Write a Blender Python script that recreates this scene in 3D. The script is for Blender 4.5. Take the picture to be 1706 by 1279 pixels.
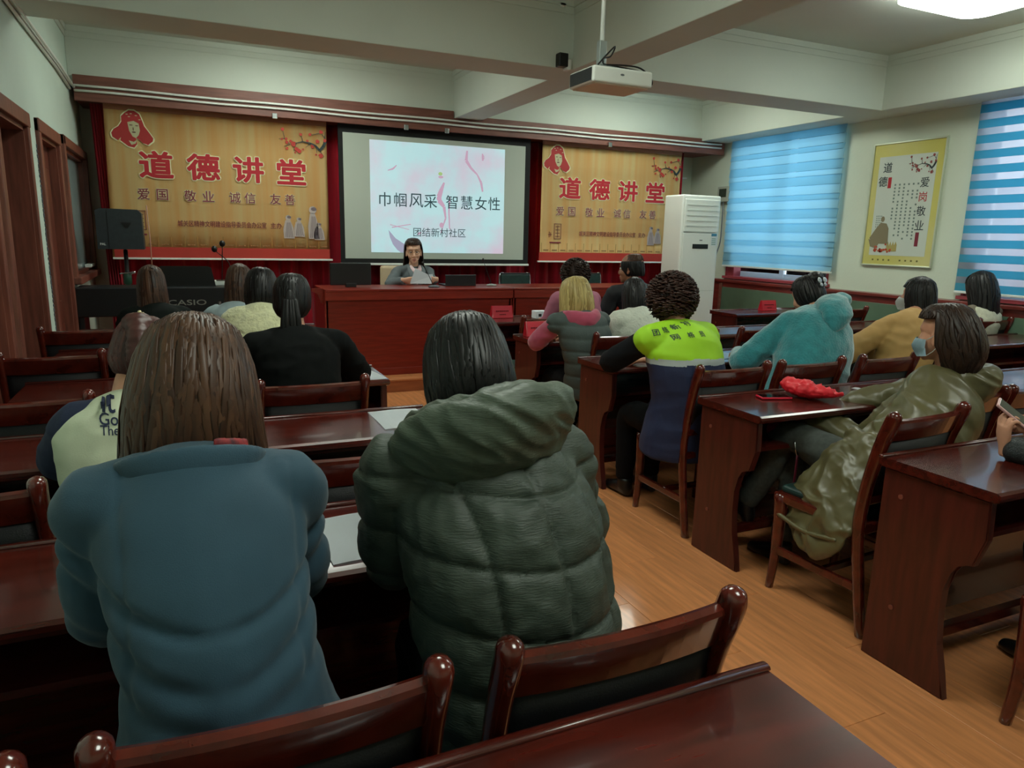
import bpy, bmesh, math, random
import numpy as np
from mathutils import Vector, Matrix, noise
from mathutils.bvhtree import BVHTree

random.seed(7)
C = bpy.context.scene.collection
for o in list(bpy.data.objects):
    bpy.data.objects.remove(o, do_unlink=True)

# ------------------------------------------------------------------ camera
FPX, CX, CY, CAMH = 1189.12, 853.0, 639.5, 1.5
_a = Vector((305 - CX, CY - 382, -FPX)).normalized()      # room depth axis (+Y) seen by the camera
_b = Vector((3520 - CX, CY - 455, -FPX)).normalized()     # room width axis (+X)
_c = _b.cross(_a).normalized()
_b = _a.cross(_c).normalized()
RM = Matrix((_b, _a, _c))
cam = bpy.data.cameras.new('camera')
cam.sensor_width = 36
cam.lens = FPX / 1706 * 36
cam.clip_start = 0.02
camo = bpy.data.objects.new('camera', cam)
C.objects.link(camo)
camo.matrix_world = Matrix.Translation((0, 0, CAMH)) @ RM.to_4x4()
bpy.context.scene.camera = camo


def W(u, v, y=None, z=None, x=None):
    """the point of the room at a given depth y (or height z, or x) that was measured at pixel u, v"""
    d = RM @ Vector((u - CX, CY - v, -FPX))
    t = y / d.y if y is not None else ((z - CAMH) / d.z if z is not None else x / d.x)
    return Vector((0, 0, CAMH)) + d * t


# ------------------------------------------------------------------ world, light, exposure
sc = bpy.context.scene
sc.view_settings.view_transform = 'Standard'
sc.view_settings.look = 'None'
sc.view_settings.gamma = 1
sc.view_settings.use_curve_mapping = False
sc.view_settings.exposure = 0.0
LAMP = 13.5
wd = bpy.data.worlds.new('world')
sc.world = wd
wd.use_nodes = True
bg = wd.node_tree.nodes['Background']
bg.inputs[0].default_value = (0.93, 0.97, 1.0, 1)
bg.inputs[1].default_value = 3.0


def sun_window(name, loc, rot, sx, sy, e, c):
    l = bpy.data.lights.new(name, 'AREA')
    l.shape = 'RECTANGLE'
    l.size, l.size_y, l.energy, l.color = sx, sy, e, c
    o = bpy.data.objects.new(name, l)
    o.location, o.rotation_euler = loc, rot
    C.objects.link(o)
    return o


# daylight through the side windows, from outside the wall
sun_window('window_daylight', (7.6, 7.0, 2.1), (0, math.radians(90), 0), 1.7, 1.7, 60, (0.8, 0.92, 1))
sun_window('window_daylight', (7.6, 3.4, 2.1), (0, math.radians(90), 0), 1.7, 2.0, 90, (0.8, 0.92, 1))


# ------------------------------------------------------------------ materials
def lin(h):
    h = h.lstrip('#')
    r = []
    for i in (0, 2, 4):
        c = int(h[i:i + 2], 16) / 255
        r.append(c / 12.92 if c <= 0.04045 else ((c + 0.055) / 1.055) ** 2.4)
    return (*r, 1)


MATS = {}


def mat(name, color, rough=0.6, var=0.0, scale=8.0, stretch=(1, 1, 1), bump=0.0, bscale=60.0, metal=0.0,
        coat=0.0, emit=None, estr=1.0, sheen=0.0, spec=0.5, rand=0.0, c2=None, alpha=1.0, bstretch=None):
    if name in MATS:
        return MATS[name]
    m = bpy.data.materials.new(name)
    m.use_nodes = True
    nt = m.node_tree
    b = nt.nodes['Principled BSDF']
    col = lin(color) if isinstance(color, str) else color
    b.inputs['Base Color'].default_value = col
    b.inputs['Roughness'].default_value = rough
    b.inputs['Metallic'].default_value = metal
    b.inputs['Coat Weight'].default_value = coat
    b.inputs['Coat Roughness'].default_value = 0.08
    b.inputs['Sheen Weight'].default_value = sheen
    b.inputs['Specular IOR Level'].default_value = spec
    b.inputs['Alpha'].default_value = alpha
    tc = nt.nodes.new('ShaderNodeTexCoord')
    out = None
    if var or c2:
        mp = nt.nodes.new('ShaderNodeMapping')
        mp.inputs['Scale'].default_value = stretch
        nt.links.new(tc.outputs['Object'], mp.inputs[0])
        n = nt.nodes.new('ShaderNodeTexNoise')
        n.inputs['Scale'].default_value = scale
        n.inputs['Detail'].default_value = 5
        nt.links.new(mp.outputs[0], n.inputs['Vector'])
        mx = nt.nodes.new('ShaderNodeMix')
        mx.data_type = 'RGBA'
        if c2:
            cc = lin(c2)
        else:
            cc = tuple(min(1, c * (1 + var * 2)) for c in col[:3]) + (1,)
        lo = col if c2 else tuple(c * (1 - var) for c in col[:3]) + (1,)
        cr = nt.nodes.new('ShaderNodeMapRange')
        cr.inputs[1].default_value = 0.33
        cr.inputs[2].default_value = 0.67
        nt.links.new(n.outputs[0], cr.inputs[0])
        nt.links.new(cr.outputs[0], mx.inputs['Factor'])
        mx.inputs['A'].default_value = lo
        mx.inputs['B'].default_value = cc
        out = mx.outputs['Result']
    if rand:
        oi = nt.nodes.new('ShaderNodeObjectInfo')
        hs = nt.nodes.new('ShaderNodeHueSaturation')
        mr = nt.nodes.new('ShaderNodeMapRange')
        mr.inputs[3].default_value = 1 - rand
        mr.inputs[4].default_value = 1 + rand
        nt.links.new(oi.outputs['Random'], mr.inputs[0])
        nt.links.new(mr.outputs[0], hs.inputs['Value'])
        if out:
            nt.links.new(out, hs.inputs['Color'])
        else:
            hs.inputs['Color'].default_value = col
        out = hs.outputs[0]
    if out:
        nt.links.new(out, b.inputs['Base Color'])
    if bump:
        mp = nt.nodes.new('ShaderNodeMapping')
        mp.inputs['Scale'].default_value = bstretch or (1, 1, 1)
        nt.links.new(tc.outputs['Object'], mp.inputs[0])
        n2 = nt.nodes.new('ShaderNodeTexNoise')
        n2.inputs['Scale'].default_value = bscale
        n2.inputs['Detail'].default_value = 4
        nt.links.new(mp.outputs[0], n2.inputs['Vector'])
        bp = nt.nodes.new('ShaderNodeBump')
        bp.inputs['Strength'].default_value = min(1, bump)
        bp.inputs['Distance'].default_value = 0.01
        nt.links.new(n2.outputs[0], bp.inputs['Height'])
        nt.links.new(bp.outputs[0], b.inputs['Normal'])
    if emit:
        b.inputs['Emission Color'].default_value = lin(emit)
        b.inputs['Emission Strength'].default_value = estr
    MATS[name] = m
    return m


def hair_mat(name, c1, c2, rough=0.42):
    if name in MATS:
        return MATS[name]
    m = bpy.data.materials.new(name)
    m.use_nodes = True
    nt = m.node_tree
    b = nt.nodes['Principled BSDF']
    b.inputs['Roughness'].default_value = rough
    b.inputs['Specular IOR Level'].default_value = 0.35
    uv = nt.nodes.new('ShaderNodeUVMap')
    mp = nt.nodes.new('ShaderNodeMapping')
    mp.inputs['Scale'].default_value = (45, .35, 1)
    n = nt.nodes.new('ShaderNodeTexNoise')
    n.inputs['Scale'].default_value = 3.0
    n.inputs['Detail'].default_value = 3
    nt.links.new(uv.outputs[0], mp.inputs[0])
    nt.links.new(mp.outputs[0], n.inputs['Vector'])
    cr = nt.nodes.new('ShaderNodeMapRange')
    cr.inputs[1].default_value = 0.3
    cr.inputs[2].default_value = 0.7
    mx = nt.nodes.new('ShaderNodeMix')
    mx.data_type = 'RGBA'
    mx.inputs['A'].default_value = lin(c1)
    mx.inputs['B'].default_value = lin(c2)
    nt.links.new(n.outputs[0], cr.inputs[0])
    nt.links.new(cr.outputs[0], mx.inputs['Factor'])
    nt.links.new(mx.outputs['Result'], b.inputs['Base Color'])
    bp = nt.nodes.new('ShaderNodeBump')
    bp.inputs['Strength'].default_value = 0.6
    bp.inputs['Distance'].default_value = 0.004
    nt.links.new(n.outputs[0], bp.inputs['Height'])
    nt.links.new(bp.outputs[0], b.inputs['Normal'])
    MATS[name] = m
    return m


def translucent_mat(name, color, trans=0.5, see=0.0):
    m = bpy.data.materials.new(name)
    m.use_nodes = True
    nt = m.node_tree
    for n in list(nt.nodes):
        nt.nodes.remove(n)
    o = nt.nodes.new('ShaderNodeOutputMaterial')
    d = nt.nodes.new('ShaderNodeBsdfDiffuse')
    t = nt.nodes.new('ShaderNodeBsdfTranslucent')
    d.inputs[0].default_value = lin(color)
    t.inputs[0].default_value = lin(color)
    mx = nt.nodes.new('ShaderNodeMixShader')
    mx.inputs[0].default_value = trans
    nt.links.new(d.outputs[0], mx.inputs[1])
    nt.links.new(t.outputs[0], mx.inputs[2])
    tr = nt.nodes.new('ShaderNodeBsdfTransparent')
    m2 = nt.nodes.new('ShaderNodeMixShader')
    m2.inputs[0].default_value = see
    nt.links.new(mx.outputs[0], m2.inputs[1])
    nt.links.new(tr.outputs[0], m2.inputs[2])
    nt.links.new(m2.outputs[0], o.inputs[0])
    return m


def glass_mat(name):
    m = bpy.data.materials.new(name)
    m.use_nodes = True
    nt = m.node_tree
    for n in list(nt.nodes):
        nt.nodes.remove(n)
    o = nt.nodes.new('ShaderNodeOutputMaterial')
    g = nt.nodes.new('ShaderNodeBsdfGlossy')
    g.inputs['Roughness'].default_value = 0.03
    t = nt.nodes.new('ShaderNodeBsdfTransparent')
    f = nt.nodes.new('ShaderNodeFresnel')
    mx = nt.nodes.new('ShaderNodeMixShader')
    nt.links.new(f.outputs[0], mx.inputs[0])
    nt.links.new(t.outputs[0], mx.inputs[1])
    nt.links.new(g.outputs[0], mx.inputs[2])
    nt.links.new(mx.outputs[0], o.inputs[0])
    return m


M_wall = mat('wall_paint', '#cdd6c4', 0.75, var=0.03, scale=1.2, bump=0.15, bscale=40)
M_wallL = mat('wall_paint_left', '#c6d8cc', 0.7, var=0.03, scale=1.2, bump=0.1, bscale=40)
M_ceil = mat('ceiling_paint', '#c9d1c6', 0.8, var=0.03, scale=1.0, bump=0.1, bscale=30)
M_wood = mat('lacquered_redwood', '#43130c', 0.26, var=0.28, scale=5, stretch=(1, 7, 7), coat=0.5, spec=0.5)
M_woodv = mat('lacquered_redwood_upright', '#401510', 0.34, var=0.25, scale=5, stretch=(7, 7, 1), coat=0.25)
M_wood2 = mat('chair_redwood', '#4a160d', 0.2, var=0.25, scale=9, stretch=(2, 2, 2), coat=0.6)
M_table = mat('stage_table_wood', '#7a2318', 0.3, var=0.14, scale=5, stretch=(1, 6, 14), coat=0.2)
M_trim = mat('brown_trim_wood', '#71453a', 0.5, var=0.15, scale=4, stretch=(1, 8, 8))
M_door = mat('door_wood', '#5c2c20', 0.42, var=0.22, scale=6, stretch=(6, 6, 0.6))
M_frame = mat('door_frame_wood', '#744235', 0.42, var=0.2, scale=6, stretch=(6, 6, 0.6))
M_floor = mat('laminate_oak', '#c27f50', 0.3, var=0.14, scale=3.5, stretch=(10, 0.9, 1), rand=0.07, coat=0.25)
M_plat = mat('platform_oak', '#b9764a', 0.35, var=0.12, scale=4, stretch=(1, 8, 1))
M_black = mat('black_leatherette', '#07080b', 0.5, var=0.2, scale=30, bump=0.12, bscale=250, spec=.3)
M_green = mat('green_cushion', '#16302c', 0.5, var=0.2, scale=20)
M_steel = mat('chrome', '#b8bcc0', 0.18, metal=1.0)
M_white = mat('white_plastic', '#dfe5df', 0.4)
M_ac = mat('white_enamel', '#e3e8e2', 0.25, coat=0.3)
M_dark = mat('dark_plastic', '#14171a', 0.4)
M_pitch = mat('black_plastic', '#060708', 0.4)
M_grey = mat('grey_plastic', '#596065', 0.45)
M_curt = mat('red_velvet', '#bb1030', 0.8, var=0.18, scale=3, stretch=(6, 1, 0.3), sheen=0.3)
M_red = mat('banner_red', '#b03328', 0.7, var=0.06, scale=4)
M_redtxt = mat('print_red', '#b0202c', 0.7)
M_cream = mat('print_cream', '#e2dfb2', 0.7)
M_ink = mat('print_ink', '#2d3a3c', 0.7)
M_maroon = mat('print_maroon', '#7a2233', 0.7)
M_paper = mat('paper', '#e4ebf0', 0.6)
M_glass = glass_mat('window_glass')
M_skin = mat('skin', '#c58f74', 0.5, var=0.05, scale=14, spec=0.4)
M_skin2 = mat('skin_pale', '#d9ab90', 0.5, var=0.04, scale=14, spec=0.4)
M_lip = mat('lips', '#a23a3c', 0.4)
M_eye = mat('eye_white', '#e8e4de', 0.3)
M_iris = mat('iris', '#1b110c', 0.2)


# ------------------------------------------------------------------ mesh helpers
def obj(name, bm, m=None, parent=None, smooth=False, loc=None, rot=None):
    if isinstance(bm, bpy.types.Mesh):
        me = bm
        me.name = name
    else:
        me = bpy.data.meshes.new(name)
        bmesh.ops.recalc_face_normals(bm, faces=bm.faces)
        bm.to_mesh(me)
        bm.free()
    if m and not me.materials:
        me.materials.append(m)
    if smooth:
        me.polygons.foreach_set('use_smooth', [True] * len(me.polygons))
    o = bpy.data.objects.new(name, me)
    C.objects.link(o)
    if parent:
        o.parent = parent
    if loc is not None:
        o.location = loc
    if rot is not None:
        o.rotation_euler = rot
    return o


def tag(o, label, cat, group=None, kind=None):
    if label:
        o['label'] = label
    if cat:
        o['category'] = cat
    if group:
        o['group'] = group
    if kind:
        o['kind'] = kind
    return o


def thing(name, label, cat, loc=(0, 0, 0), rz=0, group=None):
    o = bpy.data.objects.new(name, None)
    o.empty_display_size = 0.1
    C.objects.link(o)
    o.location = loc
    o.rotation_euler = (0, 0, rz)
    return tag(o, label, cat, group)


def struct(name, bm, m, parent=None, smooth=False):
    o = obj(name, bm, m, parent, smooth)
    if not parent:
        o['kind'] = 'structure'
    return o


def box(bm, x0, x1, y0, y1, z0, z1, bev=0.0, seg=2):
    r = bmesh.ops.create_cube(bm, size=1)
    vs = r['verts']
    for v in vs:
        v.co = Vector(((x0 + x1) / 2 + v.co.x * (x1 - x0), (y0 + y1) / 2 + v.co.y * (y1 - y0),
                       (z0 + z1) / 2 + v.co.z * (z1 - z0)))
    if bev:
        es = list({e for v in vs for e in v.link_edges})
        bmesh.ops.bevel(bm, geom=es, offset=bev, segments=seg, profile=0.5, affect='EDGES')
    return bm


def B(x0, x1, y0, y1, z0, z1, bev=0.0, seg=2):
    return box(bmesh.new(), x0, x1, y0, y1, z0, z1, bev, seg)


def poly_prism(bm, pts, axis, a0, a1):
    """closed outline pts (2D) extruded along axis ('x' -> pts are (y,z), 'y' -> (x,z), 'z' -> (x,y))"""
    def mk(p, a):
        return {'x': (a, p[0], p[1]), 'y': (p[0], a, p[1]), 'z': (p[0], p[1], a)}[axis]
    v0 = [bm.verts.new(mk(p, a0)) for p in pts]
    v1 = [bm.verts.new(mk(p, a1)) for p in pts]
    bm.faces.new(v0)
    bm.faces.new(v1[::-1])
    n = len(pts)
    for i in range(n):
        bm.faces.new((v0[i], v1[i], v1[(i + 1) % n], v0[(i + 1) % n]))
    return bm


def loft(bm, st, side=None, n=14, uvl=None, u0=0.0, cap=True):
    """closed tube through stations (point, rx[, ry]); side = direction of rx"""
    pts = [Vector(s[0]) for s in st]
    rings = []
    k = len(pts)
    prev = None
    for i in range(k):
        t = (pts[min(i + 1, k - 1)] - pts[max(i - 1, 0)])
        if t.length < 1e-7:
            t = Vector((0, 0, 1))
        t.normalize()
        s = Vector(side) if side is not None else (prev or (Vector((1, 0, 0)) if abs(t.x) < 0.9 else Vector((0, 1, 0))))
        s = s - t * s.dot(t)
        if s.length < 1e-5:
            s = t.orthogonal()
        s.normalize()
        prev = s
        w = t.cross(s)
        rx = st[i][1]
        ry = st[i][2] if len(st[i]) > 2 else rx
        rings.append([bm.verts.new(pts[i] + s * rx * math.cos(2 * math.pi * j / n) + w * ry * math.sin(2 * math.pi * j / n)) for j in range(n)])
    fs = []
    for i in range(k - 1):
        for j in range(n):
            f = bm.faces.new((rings[i][j], rings[i][(j + 1) % n], rings[i + 1][(j + 1) % n], rings[i + 1][j]))
            fs.append(f)
            if uvl:
                for l, vv in zip(f.loops, (i, i, i + 1, i + 1)):
                    l[uvl].uv = (u0, vv / k)
    if cap:
        for ring, sgn, i in ((rings[0], -1, 0), (rings[-1], 1, k - 1)):
            t = (pts[1] - pts[0]) if i == 0 else (pts[-1] - pts[-2])
            t.normalize()
            r = min(st[i][1], st[i][2] if len(st[i]) > 2 else st[i][1])
            c = bm.verts.new(pts[i] + t * sgn * r * 0.5)
            for j in range(n):
                a, b_ = ring[j], ring[(j + 1) % n]
                f = bm.faces.new((a, b_, c) if sgn > 0 else (b_, a, c))
                if uvl:
                    for l in f.loops:
                        l[uvl].uv = (u0, i / k)
    return bm


def limb(bm, pts, n=12, side=None, sub=4):
    """smooth (Catmull-Rom) loft through stations"""
    st = []
    P = [tuple(Vector(p[0])) + (p[1], p[2] if len(p) > 2 else p[1]) for p in pts]
    P = [np.array(p) for p in P]
    P = [P[0] * 2 - P[1]] + P + [P[-1] * 2 - P[-2]]
    for i in range(1, len(P) - 2):
        for j in range(sub):
            t = j / sub
            q = 0.5 * (2 * P[i] + (P[i + 1] - P[i - 1]) * t + (2 * P[i - 1] - 5 * P[i] + 4 * P[i + 1] - P[i + 2]) * t * t
                       + (3 * P[i] - P[i - 1] - 3 * P[i + 1] + P[i + 2]) * t ** 3)
            st.append((Vector(q[:3]), max(q[3], .001), max(q[4], .001)))
    q = P[-2]
    st.append((Vector(q[:3]), q[3], q[4]))
    return loft(bm, st, side, n)


def ell(bm, c, r, rot=None, seg=16):
    m = Matrix.Translation(Vector(c)) @ (rot.to_4x4() if rot else Matrix.Identity(4)) @ Matrix.Diagonal((*r, 1))
    bmesh.ops.create_uvsphere(bm, u_segments=seg, v_segments=max(6, seg * 2 // 3), radius=1, matrix=m)
    return bm


def blob(bm, voxel=0.01, smooth=4, disp=None, sf=0.5):
    """union of overlapping closed pieces grown into one continuous skin"""
    me = bpy.data.meshes.new('tmp')
    bm.to_mesh(me)
    bm.free()
    o = bpy.data.objects.new('tmp', me)
    C.objects.link(o)
    r = o.modifiers.new('r', 'REMESH')
    r.mode = 'VOXEL'
    r.voxel_size = voxel
    if smooth:
        s = o.modifiers.new('s', 'SMOOTH')
        s.iterations = smooth
        s.factor = sf
    dg = bpy.context.evaluated_depsgraph_get()
    m2 = bpy.data.meshes.new_from_object(o.evaluated_get(dg))
    bpy.data.objects.remove(o, do_unlink=True)
    bpy.data.meshes.remove(me)
    if disp:
        n = len(m2.vertices)
        co = np.empty(n * 3)
        m2.vertices.foreach_get('co', co)
        nr = np.empty(n * 3)
        m2.vertex_normals.foreach_get('vector', nr)
        co = co.reshape(-1, 3)
        nr = nr.reshape(-1, 3)
        d = np.array([disp(Vector(c), Vector(k)) for c, k in zip(co, nr)])
        co = co + nr * d[:, None]
        m2.vertices.foreach_set('co', co.ravel())
    m2.polygons.foreach_set('use_smooth', [True] * len(m2.polygons))
    m2.update()
    return m2


def tube_obj(name, pts, r, m, parent=None, n=8):
    bm = bmesh.new()
    loft(bm, [(p, r) for p in pts], n=n)
    return obj(name, bm, m, parent, True)


def text(name, s, w, loc, rot, m, parent=None, h=None, ext=0.0008, off=0.0, sx=1.0, shear=0.0, align='CENTER'):
    """flat lettering scaled to width w (or height h)"""
    cu = bpy.data.curves.new(name, 'FONT')
    cu.body = s
    cu.size = 1
    cu.extrude = 0.0
    cu.resolution_u = 3
    cu.shear = shear
    o = bpy.data.objects.new('tmp', cu)
    C.objects.link(o)
    dg = bpy.context.evaluated_depsgraph_get()
    me = bpy.data.meshes.new_from_object(o.evaluated_get(dg))
    xs = [v.co.x for v in me.vertices]
    ys = [v.co.y for v in me.vertices]
    bpy.data.objects.remove(o, do_unlink=True)
    if not xs:
        return None
    x0, x1, y0, y1 = min(xs), max(xs), min(ys), max(ys)
    kx = w / (x1 - x0) if w else h / (y1 - y0) * sx
    ky = h / (y1 - y0) if h else kx
    bm = bmesh.new()
    bm.from_mesh(me)
    for v in bm.verts:
        v.co = Vector(((v.co.x - (x0 + x1) / 2) * kx, (v.co.y - (y0 + y1) / 2) * ky, 0))
    if off:
        # heavier strokes: the glyph repeated on a small circle, all in one print
        src = bm.copy()
        me1 = bpy.data.meshes.new('g')
        src.to_mesh(me1)
        src.free()
        nd = 10
        for q in range(nd):
            a = 2 * math.pi * q / nd
            k0 = len(bm.verts)
            bm.from_mesh(me1)
            bm.verts.ensure_lookup_table()
            for v in bm.verts[k0:]:
                v.co += Vector((math.cos(a) * off * ky, math.sin(a) * off * ky, -.00008 * (q + 1)))
        bpy.data.meshes.remove(me1)
    for v in bm.verts:
        v.co.z += ext
    return obj(name, bm, m, parent, False, loc, rot)


FRONT = (math.radians(90), 0, 0)                       # flat thing facing -Y (towards the audience)
RWALL = (math.radians(90), 0, math.radians(-90))       # flat thing on the right wall facing -X


def flat(bm, pts, y=0.0, t=0.001):
    """thin flat outline in local XY with small thickness"""
    return poly_prism(bm, pts, 'z', y, y + t)


# ================================================================== ROOM SHELL
XL, XR, YF, YB, ZC = -0.88, 6.78, 8.75, -2.6, 3.3
# floor : base + planks
fl = struct('floor', B(XL - .2, XR + .2, YB - .1, YF + .1, -0.12, -0.014), mat('subfloor', '#3a2014', 0.8))
PWD, PLN = 0.192, 1.25
pl_me = None
ncol = int((XR - XL) / PWD) + 1
for i in range(ncol):
    x = XL + i * PWD
    y = -0.9 - (0.37 * i % 1.0) * PLN
    while y < 6.62:
        y1 = min(y + PLN, 6.63)
        if y1 > -0.2:
            full = abs(y1 - y - PLN) < 1e-6
            xm = min(PWD, XR - x)
            if full and abs(xm - PWD) < 1e-6:
                if pl_me is None:
                    o = obj('plank', B(0.0006, PWD - 0.0006, 0.0006, PLN - .0006, -0.014, 0, 0.0012, 1), M_floor, fl, loc=(x, y, 0))
                    pl_me = o.data
                else:
                    o = bpy.data.objects.new('plank', pl_me)
                    C.objects.link(o)
                    o.parent = fl
                    o.location = (x, y, 0)
            else:
                obj('plank', B(0.0006, xm - 0.0006, 0.0006, y1 - y - .0006, -0.014, 0, 0.0012, 1), M_floor, fl, loc=(x, y, 0))
        y += PLN
# front platform
pf = struct('trim_1', B(XL, XR, 6.64, YF, 0, 0.105), mat('platform_core', '#6b3a22', 0.6))
obj('nosing', B(XL, XR, 6.61, 6.70, 0.105, 0.13, 0.008), M_plat, pf)
obj('riser', B(XL, XR, 6.625, 6.64, 0, 0.105), mat('riser_oak', '#a25f3a', 0.4, var=.12, scale=4, stretch=(1, 8, 8)), pf)
x = XL
k = 0
while x < XR:
    x1 = min(x + 0.95, XR)
    for yy in (6.70, 7.21, 7.72, 8.23):
        obj('plank', B(x + .001, x1 - .001, yy + .001, yy + .508, 0.105, 0.13, .0015, 1), M_plat, pf)
    x = x1
# walls
# left wall with openings: door 1, door 2, inner window
def wall_x(name, xa, xb, openings, m, y0=YB, y1=YF, z1=ZC):
    bm = bmesh.new()
    ys = y0
    for (a, b, za, zb) in sorted(openings):
        box(bm, xa, xb, ys, a, 0, z1)
        if za > 0:
            box(bm, xa, xb, a, b, 0, za)
        box(bm, xa, xb, a, b, zb, z1)
        ys = b
    box(bm, xa, xb, ys, y1, 0, z1)
    return struct(name, bm, m)


wall_x('wall_left', XL - 0.24, XL, [(4.78, 5.62, 0, 2.12), (6.10, 6.93, 0, 2.14), (7.16, 8.60, 1.08, 2.16), (3.2, 4.52, 0, 2.12)], M_wallL)
wall_x('wall_right', XR, XR + 0.24, [(6.10, 7.84, 1.04, 2.82), (2.6, 4.5, 1.04, 2.82)], M_wall)
struct('wall_front', B(XL - .2, XR + .2, YF, YF + .2, 0, ZC), M_wall)
struct('wall_back', B(XL - .2, XR + .2, YB - .2, YB, 0, ZC), M_wall)
struct('ceiling', B(XL - .3, XR + .3, YB - .2, YF + .2, ZC, ZC + .15), M_ceil)
# beams
def beam(n, x0, x1, y0, y1, z0):
    return struct(n, B(x0, x1, y0, y1, z0, ZC + .01, 0.006, 2), M_ceil)


beam('trim_2', XL, XR, 5.30, 5.74, 2.80)
beam('trim_3', 2.88, 3.20, YB, YF, 2.799)
beam('trim_4', 6.36, XR, YB, YF, 2.801)
beam('trim_5', XL, XR, 8.08, YF, 2.80)
beam('trim_6', XL, XR, 1.2, 1.6, 2.802)
# cornice lines round the bays
cor = bmesh.new()
for (x0, x1, y0, y1) in ((XL, 2.88, 1.6, 5.30), (3.20, 6.36, 1.6, 5.30), (XL, 2.88, 5.74, 8.08), (3.20, 6.36, 5.74, 8.08)):
    for dz, w in ((0.0, 0.02), (0.05, 0.008)):
        for (a, b, c, d) in ((x0, x1, y0, y0 + w), (x0, x1, y1 - w, y1), (x0, x0 + w, y0, y1), (x1 - w, x1, y0, y1)):
            box(cor, a, b, c, d, ZC - dz - 0.05, ZC - dz)
struct('trim_7', cor, M_ceil)
# left wall cornice bulge and conduits
bm = bmesh.new()
for q, (dx, dz) in enumerate(((0.018, 0), (0.02, 0.03), (0.05, 0.015))):
    loft(bm, [((XL + dx, YB + .1, 2.80 + dz), 0.011), ((XL + dx, 5.0, 2.79 + dz), 0.011), ((XL + dx, 7.2, 2.775 + dz), 0.011), ((XL + dx, 8.0, 2.74 + dz), 0.011)], n=8)
tag(obj('cable_conduit', bm, M_white, smooth=True), 'white cable conduits running along the top of left wall', 'conduit')

# -------------------------------------------------- doors on the left
def door(n, y0, y1, z1, depth, handle_y=None, casing=0.085):
    bm = bmesh.new()
    box(bm, XL - 0.01, XL + 0.025, y0 - casing, y0 + .005, 0, z1 + casing, .006)
    box(bm, XL - 0.01, XL + 0.025, y1 - .005, y1 + casing * .7, 0, z1 + casing, .006)
    box(bm, XL - 0.01, XL + 0.03, y0 - casing, y1 + casing * .7, z1 - .005, z1 + casing, .006)
    box(bm, XL - 0.22, XL, y0, y0 + .03, 0, z1)
    box(bm, XL - 0.22, XL, y1 - .03, y1, 0, z1)
    box(bm, XL - 0.22, XL, y0, y1, z1 - .03, z1)
    d = struct(n, bm, M_frame)
    leaf = obj('door_leaf', B(XL - depth - .04, XL - depth, y0 + .03, y1 - .03, 0.01, z1 - .03, .004), M_door, d)
    for (za, zb) in ((0.18, 0.62), (0.74, 0.92), (1.04, z1 - .2)):
        bm = B(XL - depth, XL - depth + .012, y0 + .14, y1 - .14, za, zb, .01)
        obj('moulded_panel', bm, M_door, leaf)
    return d, leaf


d1, lf1 = door('door_1', 4.78, 5.62, 2.12, 0.13)
d2, lf2 = door('door_2', 6.10, 6.93, 2.14, 0.06)
d3, lf3 = door('door_3', 3.2, 4.52, 2.12, 0.10)
h = obj('latch_plate', B(XL - .057, XL - .05, 6.16, 6.24, 1.0, 1.17, .003), M_steel, d2)
obj('latch_slot', B(XL - .051, XL - .047, 6.185, 6.215, 1.04, 1.13), M_pitch, h)
# peeling plaster beside door 2
bm = bmesh.new()
random.seed(3)
for k in range(46):
    z = 0.55 + k * 0.033
    w = 0.012 + 0.016 * random.random()
    y = 6.015 - 0.01 * random.random()
    bmesh.ops.create_icosphere(bm, subdivisions=1, radius=1, matrix=Matrix.Translation((XL + .003, y - w / 2, z)) @ Matrix.Diagonal((.005, w * .5, .012 + .012 * random.random(), 1)))
o = obj('peeling_plaster', bm, mat('peeled_plaster', '#54565c', .9, var=.3, scale=40))
tag(o, 'ragged strip of peeling plaster beside the middle left door', 'plaster')
# inner window on left wall
bm = bmesh.new()
y0, y1, z0, z1 = 7.16, 8.60, 1.08, 2.16
for a in ((y0 - .07, y0 + .01, z0 - .06, z1 + .08), (y1 - .01, y1 + .06, z0 - .06, z1 + .08)):
    box(bm, XL - .01, XL + .04, a[0], a[1], a[2], a[3], .006)
box(bm, XL - .01, XL + .04, y0 - .07, y1 + .06, z1, z1 + .08, .006)
box(bm, XL - .01, XL + .07, y0 - .09, y1 + .08, z0 - .06, z0, .008)
box(bm, XL - .2, XL, y1 - .03, y1, z0, z1)
box(bm, XL - .2, XL, y0, y0 + .03, z0, z1)
box(bm, XL - .2, XL, y0, y1, z1 - .03, z1)
box(bm, XL - .2, XL, y0, y1, z0, z0 + .03)
wn = struct('window_3', bm, M_frame)
obj('frosted_pane', B(XL - .05, XL - .04, y0 + .03, y1 - .03, z0 + .03, z1 - .03), mat('frosted_glass', '#9fb4b4', .12, var=.06, scale=1.5, spec=.8), wn)
obj('window_ledge', B(XL - .03, XL + .03, y1 - .34, y1 - .04, z0 + .03, z0 + .06, .004), M_white, wn)

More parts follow.
